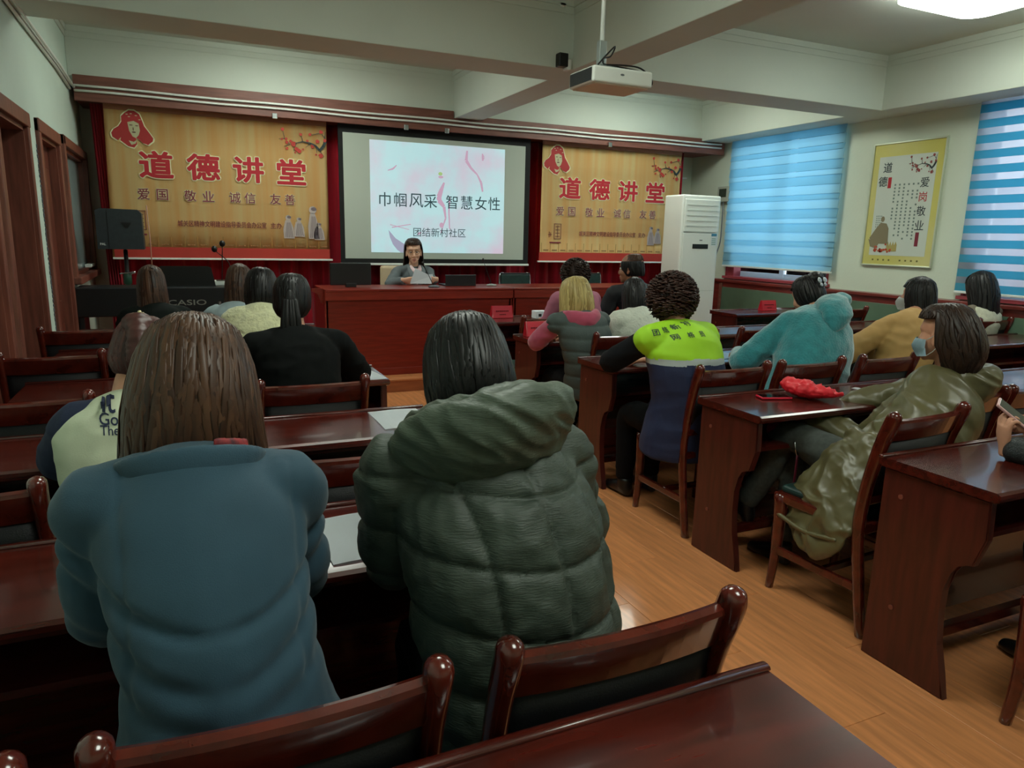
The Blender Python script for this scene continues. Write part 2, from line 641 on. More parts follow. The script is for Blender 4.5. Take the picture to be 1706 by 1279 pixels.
# -------------------------------------------------- windows on the right with zebra blinds
M_frameW = mat('upvc_frame', '#d8dde0', .35)
M_bandA = translucent_mat('blind_cyan_band', '#9accdf', 0.5, 0.0)
M_bandB = translucent_mat('blind_sheer_light', '#abd6e6', 0.5, 0.02)
M_band2 = translucent_mat('blind_cyan_band_two', '#5cb2ce', 0.45, 0.0)
M_sheer = translucent_mat('blind_sheer_open', '#a8b4c4', 0.5, 0.3)
M_redsill = mat('red_sill', '#9a4048', .4)
for n, (y0, y1, mull) in {'window_1': (6.10, 7.84, (6.95,)), 'window_2': (2.6, 4.5, (3.25, 3.85))}.items():
    bm = bmesh.new()
    z0, z1, xf = 1.04, 2.82, XR + .12
    box(bm, xf, xf + .06, y0, y0 + .07, z0, z1)
    box(bm, xf, xf + .06, y1 - .07, y1, z0, z1)
    box(bm, xf, xf + .06, y0, y1, z0, z0 + .07)
    box(bm, xf, xf + .06, y0, y1, z1 - .07, z1)
    for m_ in mull:
        box(bm, xf - .01, xf + .06, m_ - .035, m_ + .035, z0, z1)
    wn = struct(n, bm, M_frameW)
    ys = [y0] + list(mull) + [y1]
    for a, b in zip(ys, ys[1:]):
        obj('pane', B(xf + .028, xf + .032, a + .05, b - .05, z0 + .06, z1 - .06), M_glass, wn)
    obj('window_sill', B(XR - .05, xf, y0 - .03, y1 + .03, z0 - .03, z0 + .005, .004), M_redsill, wn)
    for yy in (y0, y1 - .02):
        obj('reveal', B(XR - .02, xf, yy, yy + .02, z0, z0 + .5), M_redsill, wn)
    obj('reveal', B(XR + .001, xf, y1 - .14, y1 - .02, z0, z0 + .35), M_redsill, wn)


def blind(label, y0, y1, zt, zb, closed):
    t = thing('roller_blind', label, 'blind', (XR - .06, (y0 + y1) / 2, zb))
    w = (y1 - y0) / 2
    obj('head_rail', B(-.05, .04, -w, w, zt - zb - .04, zt - zb + .05, .01), mat('blind_rail', '#7fa6b4', .4), t)
    obj('bottom_rail', B(-.014, .014, -w, w, -.012, .012, .005), M_white, t)
    z = 0.012
    k = 0
    if closed:
        while z < zt - zb - .05:
            hgt = 0.104 if k % 3 else .062
            bm = bmesh.new()
            # each band bulges slightly and overlaps the next like a slat
            ptsb = [(-.010, z), (-.004, z + hgt * .5), (0.004, z + hgt), (.007, z + hgt), (-.001, z + hgt * .5), (-.007, z)]
            poly_prism(bm, ptsb, 'y', -w, w) if False else None
            v = [[bm.verts.new((px, yy, pz)) for px, pz in ptsb] for yy in (-w, w)]
            for i in range(6):
                bm.faces.new((v[0][i], v[1][i], v[1][(i + 1) % 6], v[0][(i + 1) % 6]))
            bm.faces.new(v[0][::-1])
            bm.faces.new(v[1])
            obj('blind_band', bm, M_bandA if k % 2 else M_bandB, t)
            z += hgt
            k += 1
    else:
        while z < zt - zb - .05:
            hh = 0.072 if k % 2 == 0 else 0.062
            hh = min(hh, zt - zb - .04 - z)
            obj('blind_band' if k % 2 == 0 else 'sheer_band', B(-.002, .002, -w, w, z, z + hh), M_band2 if k % 2 == 0 else M_sheer, t)
            z += hh
            k += 1
    return t


blind('pale blue roller blind almost closed over window beside the air conditioner', 6.02, 7.86, 2.90, 1.18, True)
blind('blue striped zebra blind at right edge beside the yellow poster', 2.5, 4.54, 2.90, 1.08, False)
# far building outside
for (lx, ly, w, hgt, c) in ((14, 4, 9, 9, '#c9b9bb'), (16, 17, 12, 7, '#bfc4c8')):
    t = thing('apartment_building', ('pinkish' if w == 9 else 'grey') + ' building beyond the ' + ('striped' if w == 9 else 'pale blue') + ' window blind', 'building', (lx, ly, -4))
    obj('facade', B(0, 3, -w / 2, w / 2, 0, hgt), mat('facade' + c, c, .8, emit=None), t)
    for i in range(4):
        for j in range(3):
            yy = -w / 2 + .8 + i * (w - 1) / 4
            f = obj('window', B(-.06, .0, yy, yy + 1.1, 1 + j * 2.5, 2.4 + j * 2.5), M_frameW, t)
            obj('pane', B(-.08, -.06, yy + .08, yy + 1.02, 1.08 + j * 2.5, 2.32 + j * 2.5), mat('far_glass', '#5c6c7c', .1), f)

# wainscot under the right windows
bm = bmesh.new()
box(bm, XR - .12, XR, YB, 8.6, 0, 0.97)
box(bm, XR - .15, XR, YB, 8.62, 0.965, 1.0, .006)
ws = struct('trim_8', bm, mat('wainscot_wood', '#6d2a24', .35, var=.2, scale=5, stretch=(8, 1, 8), coat=.2))
for (a, b) in ((6.42, 7.75), (4.9, 6.1), (3.3, 4.7), (1.7, 3.1)):
    obj('green_panel', B(XR - .135, XR - .12, a, b, .16, .90, .004), mat('green_panel_paint', '#58705c' if True else '', .3, var=.1, scale=3), ws)
    for (p, q) in ((a - .05, a), (b, b + .05)):
        obj('panel_stile', B(XR - .145, XR - .12, p, q, .1, .95, .004), M_trim, ws)
struct('baseboard_left', B(XL, XL + .015, 5.70, 6.0, 0, .1), M_door)

# -------------------------------------------------- pelmet, curtain, banners, screen
YP = 8.03
pm = thing('curtain_pelmet', 'long brown wooden pelmet board above the red curtain', 'pelmet', (3, YP, 2.7))
obj('fascia_board', B(-3.84, 3.74, .0, .04, -.055, .10, .004), M_trim, pm)
obj('upper_board', B(-3.84, -.13, .01, .05, .09, .175, .004), M_trim, pm)
obj('upper_board', B(.22, 3.74, .01, .05, .09, .135, .004), M_trim, pm)
obj('soffit_board', B(-3.84, 3.74, .04, .68, -.03, -.005), mat('pelmet_soffit', '#6b382d', .6, var=.1, scale=4), pm)
for kk, zz in enumerate((.062, .030)):
    pts = [Vector((-3.83 + 7.5 * i / 24, -.018, zz + (.012 if kk == 0 else 0) - .010 * math.sin(math.pi * i / 24) + (0.004 * math.sin(i * 1.3)))) for i in range(25)]
    tube_obj('cable_trunk', pts, .011, M_white, pm)
for xx in (-2.1, -.72, -.25, 1.9):
    obj('bracket', B(xx, xx + .05, -.03, .01, -.075, -.02, .004), M_steel, pm)

# curtain
bm = bmesh.new()
nx = 420
rows = []
for i in range(nx + 1):
    x = -0.72 + 6.98 * i / nx
    col = []
    for j in range(9):
        z = 0.135 + (2.66 - 0.135) * j / 8
        a = 0.035 + 0.012 * math.sin(x * 1.7)
        y = 8.42 + a * math.sin(x * 38 + 1.5 * math.sin(x * 2.3) + 0.3 * math.sin(z * 1.5)) + .012 * math.sin(x * 91 + z)
        col.append(bm.verts.new((x, y, z)))
    rows.append(col)
for i in range(nx):
    for j in range(8):
        bm.faces.new((rows[i][j], rows[i + 1][j], rows[i + 1][j + 1], rows[i][j + 1]))
r = bmesh.ops.solidify(bm, geom=list(bm.faces), thickness=.004)
tag(obj('stage_curtain', bm, M_curt, smooth=True), 'dark red pleated curtain hanging across the whole front wall', 'curtain')
for (xa, xb, lb) in ((-0.74, -0.62, 'left'), (6.04, 6.24, 'right')):
    bm = bmesh.new()
    rows = []
    for i in range(31):
        x = xa + (xb - xa) * i / 30
        rows.append([bm.verts.new((x + (.05 if lb == 'left' else 0.0) * (1 - j / 6), 8.24 + .02 * math.sin(i * 1.1), .14 + 2.52 * j / 6)) for j in range(7)])
    for i in range(30):
        for j in range(6):
            bm.faces.new((rows[i][j], rows[i + 1][j], rows[i + 1][j + 1], rows[i][j + 1]))
    bmesh.ops.solidify(bm, geom=list(bm.faces), thickness=.004)
    tag(obj('side_curtain', bm, M_curt, smooth=True), f'narrow red curtain strip at the {lb} end of the pelmet', 'curtain')


def banner_mat():
    m = mat('banner_yellow', '#fcc479', .7, c2='#fcdc98', scale=1.3, stretch=(9, 1, .35))
    return m


def plum(bm_b, bm_f, w, hh, seed=1):
    """plum branch: dark forked twigs and red blossom blobs in local XY (0..w, 0..h), growing from the right"""
    rnd = random.Random(seed)
    def seg(a, b, r0, r1):
        a, b = Vector((*a, 0)), Vector((*b, 0))
        t = (b - a).normalized()
        n = Vector((-t.y, t.x, 0))
        pts = [a + n * r0, b + n * r1, b - n * r1, a - n * r0]
        flat(bm_b, [(p.x, p.y) for p in pts], 0, .001)
    P = [(1, .62), (.93, .42), (.86, .30), (.78, .45), (.68, .52), (.5, .56), (.36, .50), (.22, .44)]
    P = [(x * w, y * hh) for x, y in P]
    rr = [.045, .05, .04, .03, .022, .018, .012, .006]
    for i in range(len(P) - 1):
        seg(P[i], P[i + 1], rr[i] * hh, rr[i + 1] * hh)
    tw = [((.93, .42), (.97, .75)), ((.97, .75), (.9, .9)), ((.97, .7), (1, .95)), ((.78, .45), (.8, .2)), ((.68, .52), (.56, .38)), ((.5, .56), (.47, .78)),
          ((.22, .44), (.12, .62)), ((.12, .62), (.08, .9)), ((.22, .44), (.1, .36)), ((.9, .9), (.66, .8)), ((.36, .5), (.3, .22)), ((.12, .62), (.0, .6)), ((.86, .3), (.95, .1))]
    for a, b in tw:
        seg((a[0] * w, a[1] * hh), (b[0] * w, b[1] * hh), .012 * hh, .006 * hh)
    fl_ = [(.08, .93, .05), (.15, .62, .04), (.16, .5, .045), (.3, .46, .075), (.36, .3, .06), (.42, .24, .065), (.16, .3, .04), (.46, .8, .045), (.66, .82, .045), (.9, .93, .06),
           (.82, .6, .06), (.7, .42, .05), (.6, .6, .035), (.88, .12, .07), (.98, .65, .05), (.24, .55, .04), (.78, .15, .03), (.06, .6, .03), (.33, .18, .03), (.5, .3, .03)]
    for cx, cy, r in fl_:
        for k in range(5):
            a = k * 2 * math.pi / 5 + rnd.random()
            c = (cx * w + math.cos(a) * r * hh * .6, cy * hh + math.sin(a) * r * hh * .6)
            q = r * hh * .62
            flat(bm_f, [(c[0] + q * math.cos(t * math.pi / 4), c[1] + q * math.sin(t * math.pi / 4)) for t in range(8)], .001, .0006 + .0001 * k)


def oval(cx, cy, rx, ry, n=18, rot=0):
    return [(cx + rx * math.cos(2 * math.pi * i / n) * math.cos(rot) - ry * math.sin(2 * math.pi * i / n) * math.sin(rot),
             cy + rx * math.cos(2 * math.pi * i / n) * math.sin(rot) + ry * math.sin(2 * math.pi * i / n) * math.cos(rot)) for i in range(n)]


def emblem(parent, loc, s):
    """red stencil head in a fur cap with hanging ear flaps"""
    out = [(-.16, .42), (-.05, .5), (.08, .5), (.2, .42), (.26, .25), (.3, .12), (.42, -.05), (.5, -.18), (.48, -.26), (.36, -.36), (.24, -.32), (.14, -.22),
           (.08, -.2), (.1, -.35), (.02, -.45), (-.12, -.42), (-.3, -.28), (-.28, -.2), (-.36, -.28), (-.48, -.2), (-.5, -.1), (-.44, 0), (-.32, .08), (-.24, .2), (-.24, .34)]
    for nm, k, m, z in (('emblem_outline', 1.07, M_cream, 0), ('emblem_cap', 1.0, mat('emblem_red', '#a52c2c', .7), .001)):
        bm = bmesh.new()
        flat(bm, [(x * s * k, y * s * k) for x, y in out], z, .001)
        obj(nm, bm, m, parent, loc=loc, rot=FRONT)
    bm = bmesh.new()
    flat(bm, [(x * s, y * s) for x, y in ((-.1, .2), (.05, .24), (.17, .18), (.19, .0), (.15, -.12), (.08, -.2), (0, -.16), (-.07, -.02))], .002, .0008)
    flat(bm, [(x * s, y * s) for x, y in ((-.1, -.27), (.02, -.3), (.1, -.24), (.06, -.34), (-.04, -.38))], .002, .0008)
    for cx, cy in ((-.1, .4), (0, .42), (.12, .38), (.2, .28), (-.05, .34)):
        flat(bm, oval(cx * s, cy * s, .03 * s, .012 * s, 8), .002, .0008)
    obj('emblem_face', bm, mat('emblem_pale', '#b9b48f', .7), parent, loc=loc, rot=FRONT)
    bm = bmesh.new()
    for (cx, cy, rx, ry) in ((-.02, .13, .045, .012), (.12, .12, .04, .012), (.04, -.05, .05, .018), (.03, .03, .012, .05)):
        flat(bm, oval(cx * s, cy * s, rx * s, ry * s, 10), .003, .0008)
    obj('emblem_features', bm, mat('emblem_ink', '#5e3430', .7), parent, loc=loc, rot=FRONT)


def banner(label, x0, x1, seal, title_x, ys=8.16):
    z0, z1 = 1.215, 2.67
    w, hh = x1 - x0, z1 - z0
    t = thing('wall_banner', label, 'banner', ((x0 + x1) / 2, ys, z0), group=None)
    # cloth with faint waves
    bm = bmesh.new()
    n = 60
    for sgn in (0,):
        rws = []
        for i in range(n + 1):
            x = -w / 2 + w * i / n
            rws.append([bm.verts.new((x - (.03 * (1 - j / 4) if i == 0 and not seal else 0), .006 * math.sin(x * 6) * 0 + .004 * math.sin(x * 9), hh * j / 4)) for j in range(5)])
        for i in range(n):
            for j in range(4):
                bm.faces.new((rws[i][j], rws[i + 1][j], rws[i + 1][j + 1], rws[i][j + 1]))
    bmesh.ops.solidify(bm, geom=list(bm.faces), thickness=.003)
    obj('cloth', bm, banner_mat(), t, True)
    F = -.010
    obj('red_band', B(-w / 2 - .012, w / 2, -.007, -.004, 0.0, .105), M_red, t)
    obj('top_band', B(-w / 2, w / 2, -.007, -.004, hh - .06, hh), mat('banner_top', '#a0694a', .7), t)
    obj('weight_bar', B(-w / 2 - .03, w / 2 + .03, -.015, .01, -.02, .0, .004), M_white, t)
    # lattice of faint blocks with small printed tags
    bm = bmesh.new()
    nb = 17
    for i in range(nb):
        a = -w / 2 + .02 + i * (w - .02) / nb
        for (q0, q1, r0, r1) in ((a, a + .004, .11, .22),):
            box(bm, q0, q1, -.0075, -.006, r0, r1)
    obj('lattice_line', bm, mat('banner_line', '#b9863c', .7), t)['kind'] = 'stuff'
    bm = bmesh.new()
    for i in range(nb):
        a = -w / 2 + .02 + i * (w - .02) / nb
        for k in range(4):
            box(bm, a + .03 + k * .018, a + .043 + k * .018, -.0078, -.006, .125, .138)
    obj('tag_print', bm, mat('banner_tag', '#9c6b3f', .7), t)['kind'] = 'stuff'
    tw = 1.62 * w / 2.06
    cx = title_x
    zt = 0.905 if not seal else .90
    for ch, k in zip('道德讲堂', range(4)):
        px = cx + (k - 1.5) * tw * .262
        text('title_outline', ch, None, (px, F, zt - .0 * k), FRONT, M_cream, t, h=.245, off=.068, sx=1.18)
        text('title_character', ch, None, (px, F - .001, zt), FRONT, M_redtxt, t, h=.245, off=.034, sx=1.18, ext=.0014)
    for ch, px in zip('爱国敬业诚信友善', (-.52, -.36, -.12, .04, .28, .42, .66, .80)):
        q = cx - .08 + (px - .14) * tw / 1.55
        text('subtitle_outline', ch, None, (q, F, zt - .285), FRONT, M_cream, t, h=.105, off=.05)
        text('subtitle_character', ch, None, (q, F - .001, zt - .285), FRONT, M_maroon, t, h=.105, off=.015, ext=.0014)
    text('organiser_lettering', '城关区精神文明建设指导委员会办公室', tw * .52, (cx - .06, F, .345), FRONT, M_maroon, t, h=.062, off=.006)
    text('organiser_lettering', '主办', tw * .07, (cx + tw * .285, F, .345), FRONT, M_maroon, t, h=.062, off=.006)
    emblem(t, (-w / 2 + .23 if not seal else -w / 2 + .20, F, hh - .24), .36)
    bb, bf = bmesh.new(), bmesh.new()
    plum(bb, bf, .48, .30, 4)
    obj('plum_branch', bb, M_ink, t, loc=(w / 2 - .49, F, hh - .40), rot=FRONT)
    obj('plum_blossom', bf, mat('blossom_red', '#b8392e', .7), t, loc=(w / 2 - .49, F, hh - .40), rot=FRONT)
    # group of small robed figures in pale ink
    bm, b2 = bmesh.new(), bmesh.new()
    for (fx, fz, fh) in ((-.13, 0, .24), (-.02, .02, .20), (.13, 0, .34), (.19, -.01, .18)):
        flat(bm, [(fx - .05, fz), (fx + .06, fz), (fx + .05, fz + fh * .5), (fx + .02, fz + fh * .8), (fx - .03, fz + fh * .8), (fx - .055, fz + fh * .4)], 0, .001)
        flat(bm, oval(fx, fz + fh * .9, fh * .12, fh * .12, 10), 0, .001)
        for k in range(5):
            flat(b2, [(fx - .035 + k * .018, fz + .01), (fx - .028 + k * .018, fz + .01), (fx - .012 + k * .009, fz + fh * .7), (fx - .016 + k * .009, fz + fh * .7)], .0012, .0006)
        flat(b2, oval(fx + .01, fz + fh * .93, fh * .09, fh * .06, 8), .0012, .0006)
    obj('robed_figures', bm, mat('print_lilac', '#b3a5a0', .7), t, loc=(w / 2 - .30, F, .215), rot=FRONT)
    obj('figure_lines', b2, mat('print_greyline', '#6c5f66', .7), t, loc=(w / 2 - .30, F, .215), rot=FRONT)
    # seal in lower left
    bm = bmesh.new()
    for (q0, q1, r0, r1) in ((0, .1, .0, .006), (0, .1, .184, .19), (0, .006, 0, .19), (.094, .1, 0, .19), (.02, .08, .03, .036), (.02, .08, .07, .076), (.02, .08, .11, .116), (.02, .08, .15, .156), (.047, .053, .02, .17),
                             (-.08, -.03, .05, .056), (-.07, -.064, .02, .09), (-.05, -.044, .03, .08), (-.06, .1, -.05, -.035)):
        box(bm, q0, q1, -.001, .001, r0, r1)
    obj('seal_print', bm, M_maroon, t, loc=((-w / 2 + .19), F, .27))
    return t


banner('yellow banner with red calligraphy, left of the projection screen', -0.62, 1.465, False, .02)
banner('yellow banner with red calligraphy, between screen and air conditioner', 4.06, 6.14, True, .0)
# projection screen
ys = 8.12
sx0, sx1, sz0, sz1 = 1.60, 3.86, 1.175, 2.62
scn = thing('projection_screen', 'pull-down projection screen with a black border showing a slide', 'screen', ((sx0 + sx1) / 2, ys, sz0))
w = sx1 - sx0
hh = sz1 - sz0
obj('black_border', B(-w / 2 - .02, w / 2 + .02, 0, .006, 0, hh + .06), mat('screen_black', '#08090b', .8), scn)
obj('white_surface', B(-w / 2 + .03, w / 2 - .05, -.004, 0, .05, hh - .055), mat('screen_white', '#b4bdb2', .8), scn)
obj('bottom_bar', B(-w / 2 - .03, w / 2 + .03, -.012, .016, -.025, 0, .005), M_white, scn)


def slide_mat():
    m = bpy.data.materials.new('projected_slide')
    m.use_nodes = True
    nt = m.node_tree
    b = nt.nodes['Principled BSDF']
    b.inputs['Base Color'].default_value = (.3, .3, .3, 1)
    tc = nt.nodes.new('ShaderNodeTexCoord')
    n = nt.nodes.new('ShaderNodeTexNoise')
    n.inputs['Scale'].default_value = 2.2
    n.inputs['Detail'].default_value = 4
    nt.links.new(tc.outputs['Object'], n.inputs['Vector'])
    cr = nt.nodes.new('ShaderNodeValToRGB')
    cr.color_ramp.elements[0].position = .42
    cr.color_ramp.elements[0].color = lin('#b2e2e8')
    cr.color_ramp.elements[1].position = .72
    cr.color_ramp.elements[1].color = lin('#d0bcd4')
    nt.links.new(n.outputs[0], cr.inputs[0])
    nt.links.new(cr.outputs[0], b.inputs['Emission Color'])
    b.inputs['Emission Strength'].default_value = .72
    return m


ix0, ix1, iz0, iz1 = 1.90 - (sx0 + sx1) / 2 + .02, 3.54 - (sx0 + sx1) / 2, .12, 1.335
sl = obj('slide_image', B(ix0, ix1, -.008, -.004, iz0, iz1), slide_mat(), scn)
M_sink = mat('slide_ink', '#10282c', .8, emit='#3c5f66', estr=.35)
M_spink = mat('slide_pink', '#402030', .8, emit='#d9b4cc', estr=.72)
M_spink2 = mat('slide_deep_pink', '#402030', .8, emit='#cf6f9c', estr=.75)
M_slil = mat('slide_lilac', '#302a38', .8, emit='#b3b4cc', estr=.7)
iw = ix1 - ix0
for ch, px in zip('巾帼风采智慧女性', (.075, .185, .30, .405, .565, .68, .79, .895)):
    text('slide_title', ch, None, (ix0 + iw * (px + .025), -.010, .70 + .006), FRONT, M_sink, sl, h=.152, off=.002)
text('slide_subtitle', '团结新村社区', .64, (ix0 + iw * .50, -.010, .355), FRONT, M_sink, sl, h=.10)
# petals, ribbon and bowl on the slide
def petal_strip(bm, pts, wd_, z=0):
    for i in range(len(pts) - 1):
        a, b = Vector((*pts[i], 0)), Vector((*pts[i + 1], 0))
        t_ = (b - a).normalized()
        n_ = Vector((-t_.y, t_.x, 0))
        w0, w1 = wd_[i], wd_[i + 1]
        flat(bm, [tuple((a + n_ * w0).xy), tuple((b + n_ * w1).xy), tuple((b - n_ * w1).xy), tuple((a - n_ * w0).xy)], z, .0006)


for pts_, wd_ in (([(1.14, 1.19), (1.13, 1.08), (1.19, 1.0), (1.27, .93), (1.32, .84), (1.34, .74)], [.010, .018, .014, .008, .014, .010]),
                  ([(1.33, 1.17), (1.34, 1.13), (1.335, 1.09)], [.006, .018, .008]), ([(.93, .66), (.92, .5), (.93, .30)], [.010, .009, .006]),
                  ([(.80, .62), (.86, .55), (.88, .42), (.82, .25)], [.03, .018, .010, .004]), ([(.86, .82), (.82, .72), (.80, .66)], [.01, .025, .03]),
                  ([(.2, .92), (.26, .94), (.3, .98)], [.004, .010, .004]), ([(.24, .30), (.46, .34)], [.006, .004]), ([(.22, .33), (.44, .28)], [.004, .003])):
    bm = bmesh.new()
    petal_strip(bm, pts_, wd_)
    obj('slide_ribbon', bm, M_spink, sl, loc=(ix0, -.009, iz0 - .02), rot=FRONT)
for (cx, cy, rx, ry, ro) in ((.82, .88, .03, .014, 0), (.80, .64, .03, .03, .4), (.83, .34, .025, .03, 0), (.56, .24, .03, .012, .5)):
    bm = bmesh.new()
    flat(bm, oval(cx, cy, rx, ry, 14, ro), 0, .0005)
    obj('slide_petal', bm, M_spink, sl, loc=(ix0, -.0088, iz0 - .02), rot=FRONT)
bm = bmesh.new()
arc = [(.20 + .03 * 0, .27), (.22, .2), (.27, .12), (.36, .05), (.44, .025), (.34, .025), (.46, .025)]
flat(bm, [(.20, .27), (.215, .19), (.25, .11), (.30, .05), (.34, .022), (.50, .022), (.44, .09), (.36, .13), (.28, .18)], 0, .0006)
obj('slide_bowl', bm, M_slil, sl, loc=(ix0, -.0088, iz0 - .02), rot=FRONT)
bm = bmesh.new()
flat(bm, oval(.815, .915, .025, .02, 10), 0, .0007)
obj('slide_green_tip', bm, mat('slide_green', '#203010', .8, emit='#b8dc8c', estr=.7), sl, loc=(ix0, -.0092, iz0 - .02), rot=FRONT)

# -------------------------------------------------- poster on the right wall
pc = Vector((XR - .012, (4.86 + 5.65) / 2, 1.295))
ps = thing('framed_poster', 'yellow bordered calligraphy poster on wall between the two blinds', 'poster', pc)
pw, ph = .80, 1.24
obj('poster_board', B(-.006, .008, -pw / 2, pw / 2, 0, ph), mat('poster_yellow', '#c4bd5a', .4, c2='#cfc98a', scale=1.2), ps)
obj('poster_sheet', B(-.008, -.006, -pw / 2 + .075, pw / 2 - .075, .10, ph - .13), mat('poster_white', '#c6cfc4', .5), ps)
for (a, b, c, d) in ((-pw / 2 - .01, pw / 2 + .01, ph - .006, ph + .012), (-pw / 2 - .01, pw / 2 + .01, -.012, .006), (-pw / 2 - .012, -pw / 2 + .004, 0, ph), (pw / 2 - .004, pw / 2 + .012, 0, ph)):
    obj('frame_bar', B(-.016, .01, a, b, c, d, .003), mat('alu_frame', '#c9d0b8', .3, metal=.5), ps)
xq = -.0095
def prt(s, y, z, h, m, off=0.0):
    # local +Y runs towards the front wall, i.e. to the left when one faces the poster
    return text('poster_character', s, None, (xq, y, z), RWALL, m, ps, h=h, off=off)
prt('道', .215, 1.00, .10, M_ink, .01)
prt('德', .255, .86, .10, M_ink, .01)
obj('red_stamp', B(xq, xq + .002, .155, .195, .79, .90, .0008), M_redtxt, ps)
for ch, z, m in zip('爱岗敬业', (.83, .69, .55, .41), (M_ink, M_redtxt, M_ink, M_ink)):
    prt(ch, -.225, z, .095, m, .005)
obj('red_stamp', B(xq, xq + .002, -.235, -.195, .20, .34, .0008), M_maroon, ps)
bm = bmesh.new()
rnd = random.Random(5)
for c in range(6):
    yy = .105 - c * .052
    z = .82
    zend = (.44, .30, .28, .25, .28, .26)[c]
    while z > zend:
        if rnd.random() > .12:
            box(bm, xq, xq + .001, yy - .010, yy + .008, z - .009, z + .009)
        z -= .034
for c in range(4):
    for z in range(6):
        box(bm, xq, xq + .001, .275 - c * .02, .284 - c * .02, .50 - z * .022, .512 - z * .022)
o = obj('text_column', bm, mat('poster_text', '#6f8078', .6), ps)
o['kind'] = 'stuff'
bb, bf = bmesh.new(), bmesh.new()
plum(bb, bf, .30, .20, 6)
obj('plum_branch', bb, M_ink, ps, loc=(xq, -.02, .90), rot=RWALL)
obj('plum_blossom', bf, mat('blossom_dull', '#8c4340', .7), ps, loc=(xq, -.02, .90), rot=RWALL)
bm = bmesh.new()
for pts in ([(-.08, 0), (.09, 0), (.08, .16), (.05, .21), (-.02, .22), (-.07, .16), (-.14, .06), (-.12, .03)], ):
    flat(bm, pts, 0, .001)
flat(bm, oval(.0, .255, .022, .03, 10), 0, .001)
flat(bm, [(-.15, .05), (-.02, .0), (-.05, -.05), (-.12, -.03)], 0.0002, .001)
obj('painted_figure', bm, mat('poster_brown', '#82785c', .6), ps, loc=(xq, .20, .22), rot=RWALL)
bm = bmesh.new()
for k in range(26):
    flat(bm, oval(-.12 + .20 * rnd.random() + .04, .03 * rnd.random() + (.05 if k < 3 else 0), .012, .011, 7), .001 + .0001 * (k % 5), .001)
obj('painted_blossom', bm, mat('poster_orange', '#b5472c', .6), ps, loc=(xq, .19, .135), rot=RWALL)
bm = bmesh.new()
for q in (-.06, -.03, 0, .03):
    flat(bm, [(q, 0), (q + .03, 0), (q + .03, .06 + q * .3), (q + .015, .1), (q, .06)], 0, .001)
obj('painted_rock', bm, mat('poster_gold', '#a89a5c', .6), ps, loc=(xq, .06, .145), rot=RWALL)
bm = bmesh.new()
for k in range(9):
    if k != 4:
        yy = .26 - k * .065
        box(bm, xq + .003, xq + .004, yy, yy + .02, .045, .062)
obj('bottom_print', bm, mat('poster_text2', '#6a6430', .6), ps)

# ================================================================== ceiling fixtures
def lamp_panel(label, x, y, s=.92):
    t = thing('ceiling_light', label, 'light', (x, y, ZC))
    pts = []
    r = .16
    for cx, cy, a0 in ((s / 2 - r, s / 2 - r, 0), (-s / 2 + r, s / 2 - r, 90), (-s / 2 + r, -s / 2 + r, 180), (s / 2 - r, -s / 2 + r, 270)):
        for k in range(7):
            a = math.radians(a0 + k * 15)
            pts.append((cx + r * math.cos(a), cy + r * math.sin(a)))
    bm = bmesh.new()
    poly_prism(bm, pts, 'z', -.085, -.03)
    obj('diffuser', bm, mat('lamp_diffuser', '#ffffff', .5, emit='#f6fff2', estr=LAMP), t)
    bm = bmesh.new()
    poly_prism(bm, [(p[0] * .96, p[1] * .96) for p in pts], 'z', -.03, 0)
    obj('base_plate', bm, M_white, t)


lamp_panel('square white ceiling light at upper right, switched on', 5.2, 3.55)
lamp_panel('square ceiling light in the left bay behind the camera', 1.1, 0.1)
lamp_panel('square ceiling light in the right bay behind the camera', 5.0, 0.1)
lamp_panel('square ceiling light over the left seats, above the frame', 1.0, 2.9)
lamp_panel('square ceiling light of the front left bay, hidden behind the beam', 1.0, 6.75)
lamp_panel('square ceiling light of the front right bay, hidden behind the beam', 4.9, 6.75)

# projector
py0, px0, pz0 = 3.9, 2.26, 2.41
pj = thing('ceiling_projector', 'white projector hanging from ceiling on a metal pole', 'projector', (px0, py0, pz0))
obj('housing', B(0, .42, 0, .30, 0, .095, .014, 3), M_ac, pj)
obj('bottom_cover', B(.02, .40, .015, .285, -.006, .004, .003), mat('projector_floor_bounce', '#d8c8b8', .4), pj)  # warm tint paints the floor's orange bounce onto the underside
g = obj('vent_grille', B(-.003, .002, .02, .28, .012, .083), M_pitch, pj)
for k in range(10):
    obj('grille_slat', B(-.006, .0, .02, .28, .014 + k * .007, .0165 + k * .007), M_grey, g)
bm = bmesh.new()
loft(bm, [((.21, .30, .05), .03), ((.21, .33, .05), .028)], n=16)
obj('lens', bm, M_dark, pj, True)
bm = bmesh.new()
flat(bm, oval(0, 0, .014, .006, 14), 0, .001)
obj('round_logo', bm, M_grey, pj, loc=(.2, -.001, .055), rot=FRONT)
obj('mount_plate', B(.08, .26, .05, .2, .095, .112, .003), mat('mount_metal', '#9fb0b0', .35, metal=.6), pj)
obj('ceiling_pole', loft(bmesh.new(), [((.12, .12, .1), .014), ((.12, .12, .89), .014)], n=12), M_white, pj, True)
obj('pole_clamp', B(.095, .145, .10, .14, .12, .26, .004), mat('mount_metal2', '#b8c4c4', .35, metal=.6), pj)
cab = bmesh.new()
limb(cab, [((.04, .02, .10), .005), ((.10, .03, .16), .005), ((.17, .05, .22), .005), ((.16, .08, .17), .005), ((.10, .06, .15), .005), ((.08, .03, .115), .005)], n=6)
limb(cab, [((.10, .02, .105), .005), ((.24, .02, .115), .005), ((.34, .02, .11), .005), ((.42, .03, .07), .005), ((.45, .05, .035), .005), ((.42, .07, .015), .005)], n=6)
limb(cab, [((.08, .03, .11), .004), ((.28, .03, .10), .004), ((.38, .04, .09), .004), ((.425, .05, .06), .004)], n=6)
obj('power_cable', cab, M_pitch, pj, True)
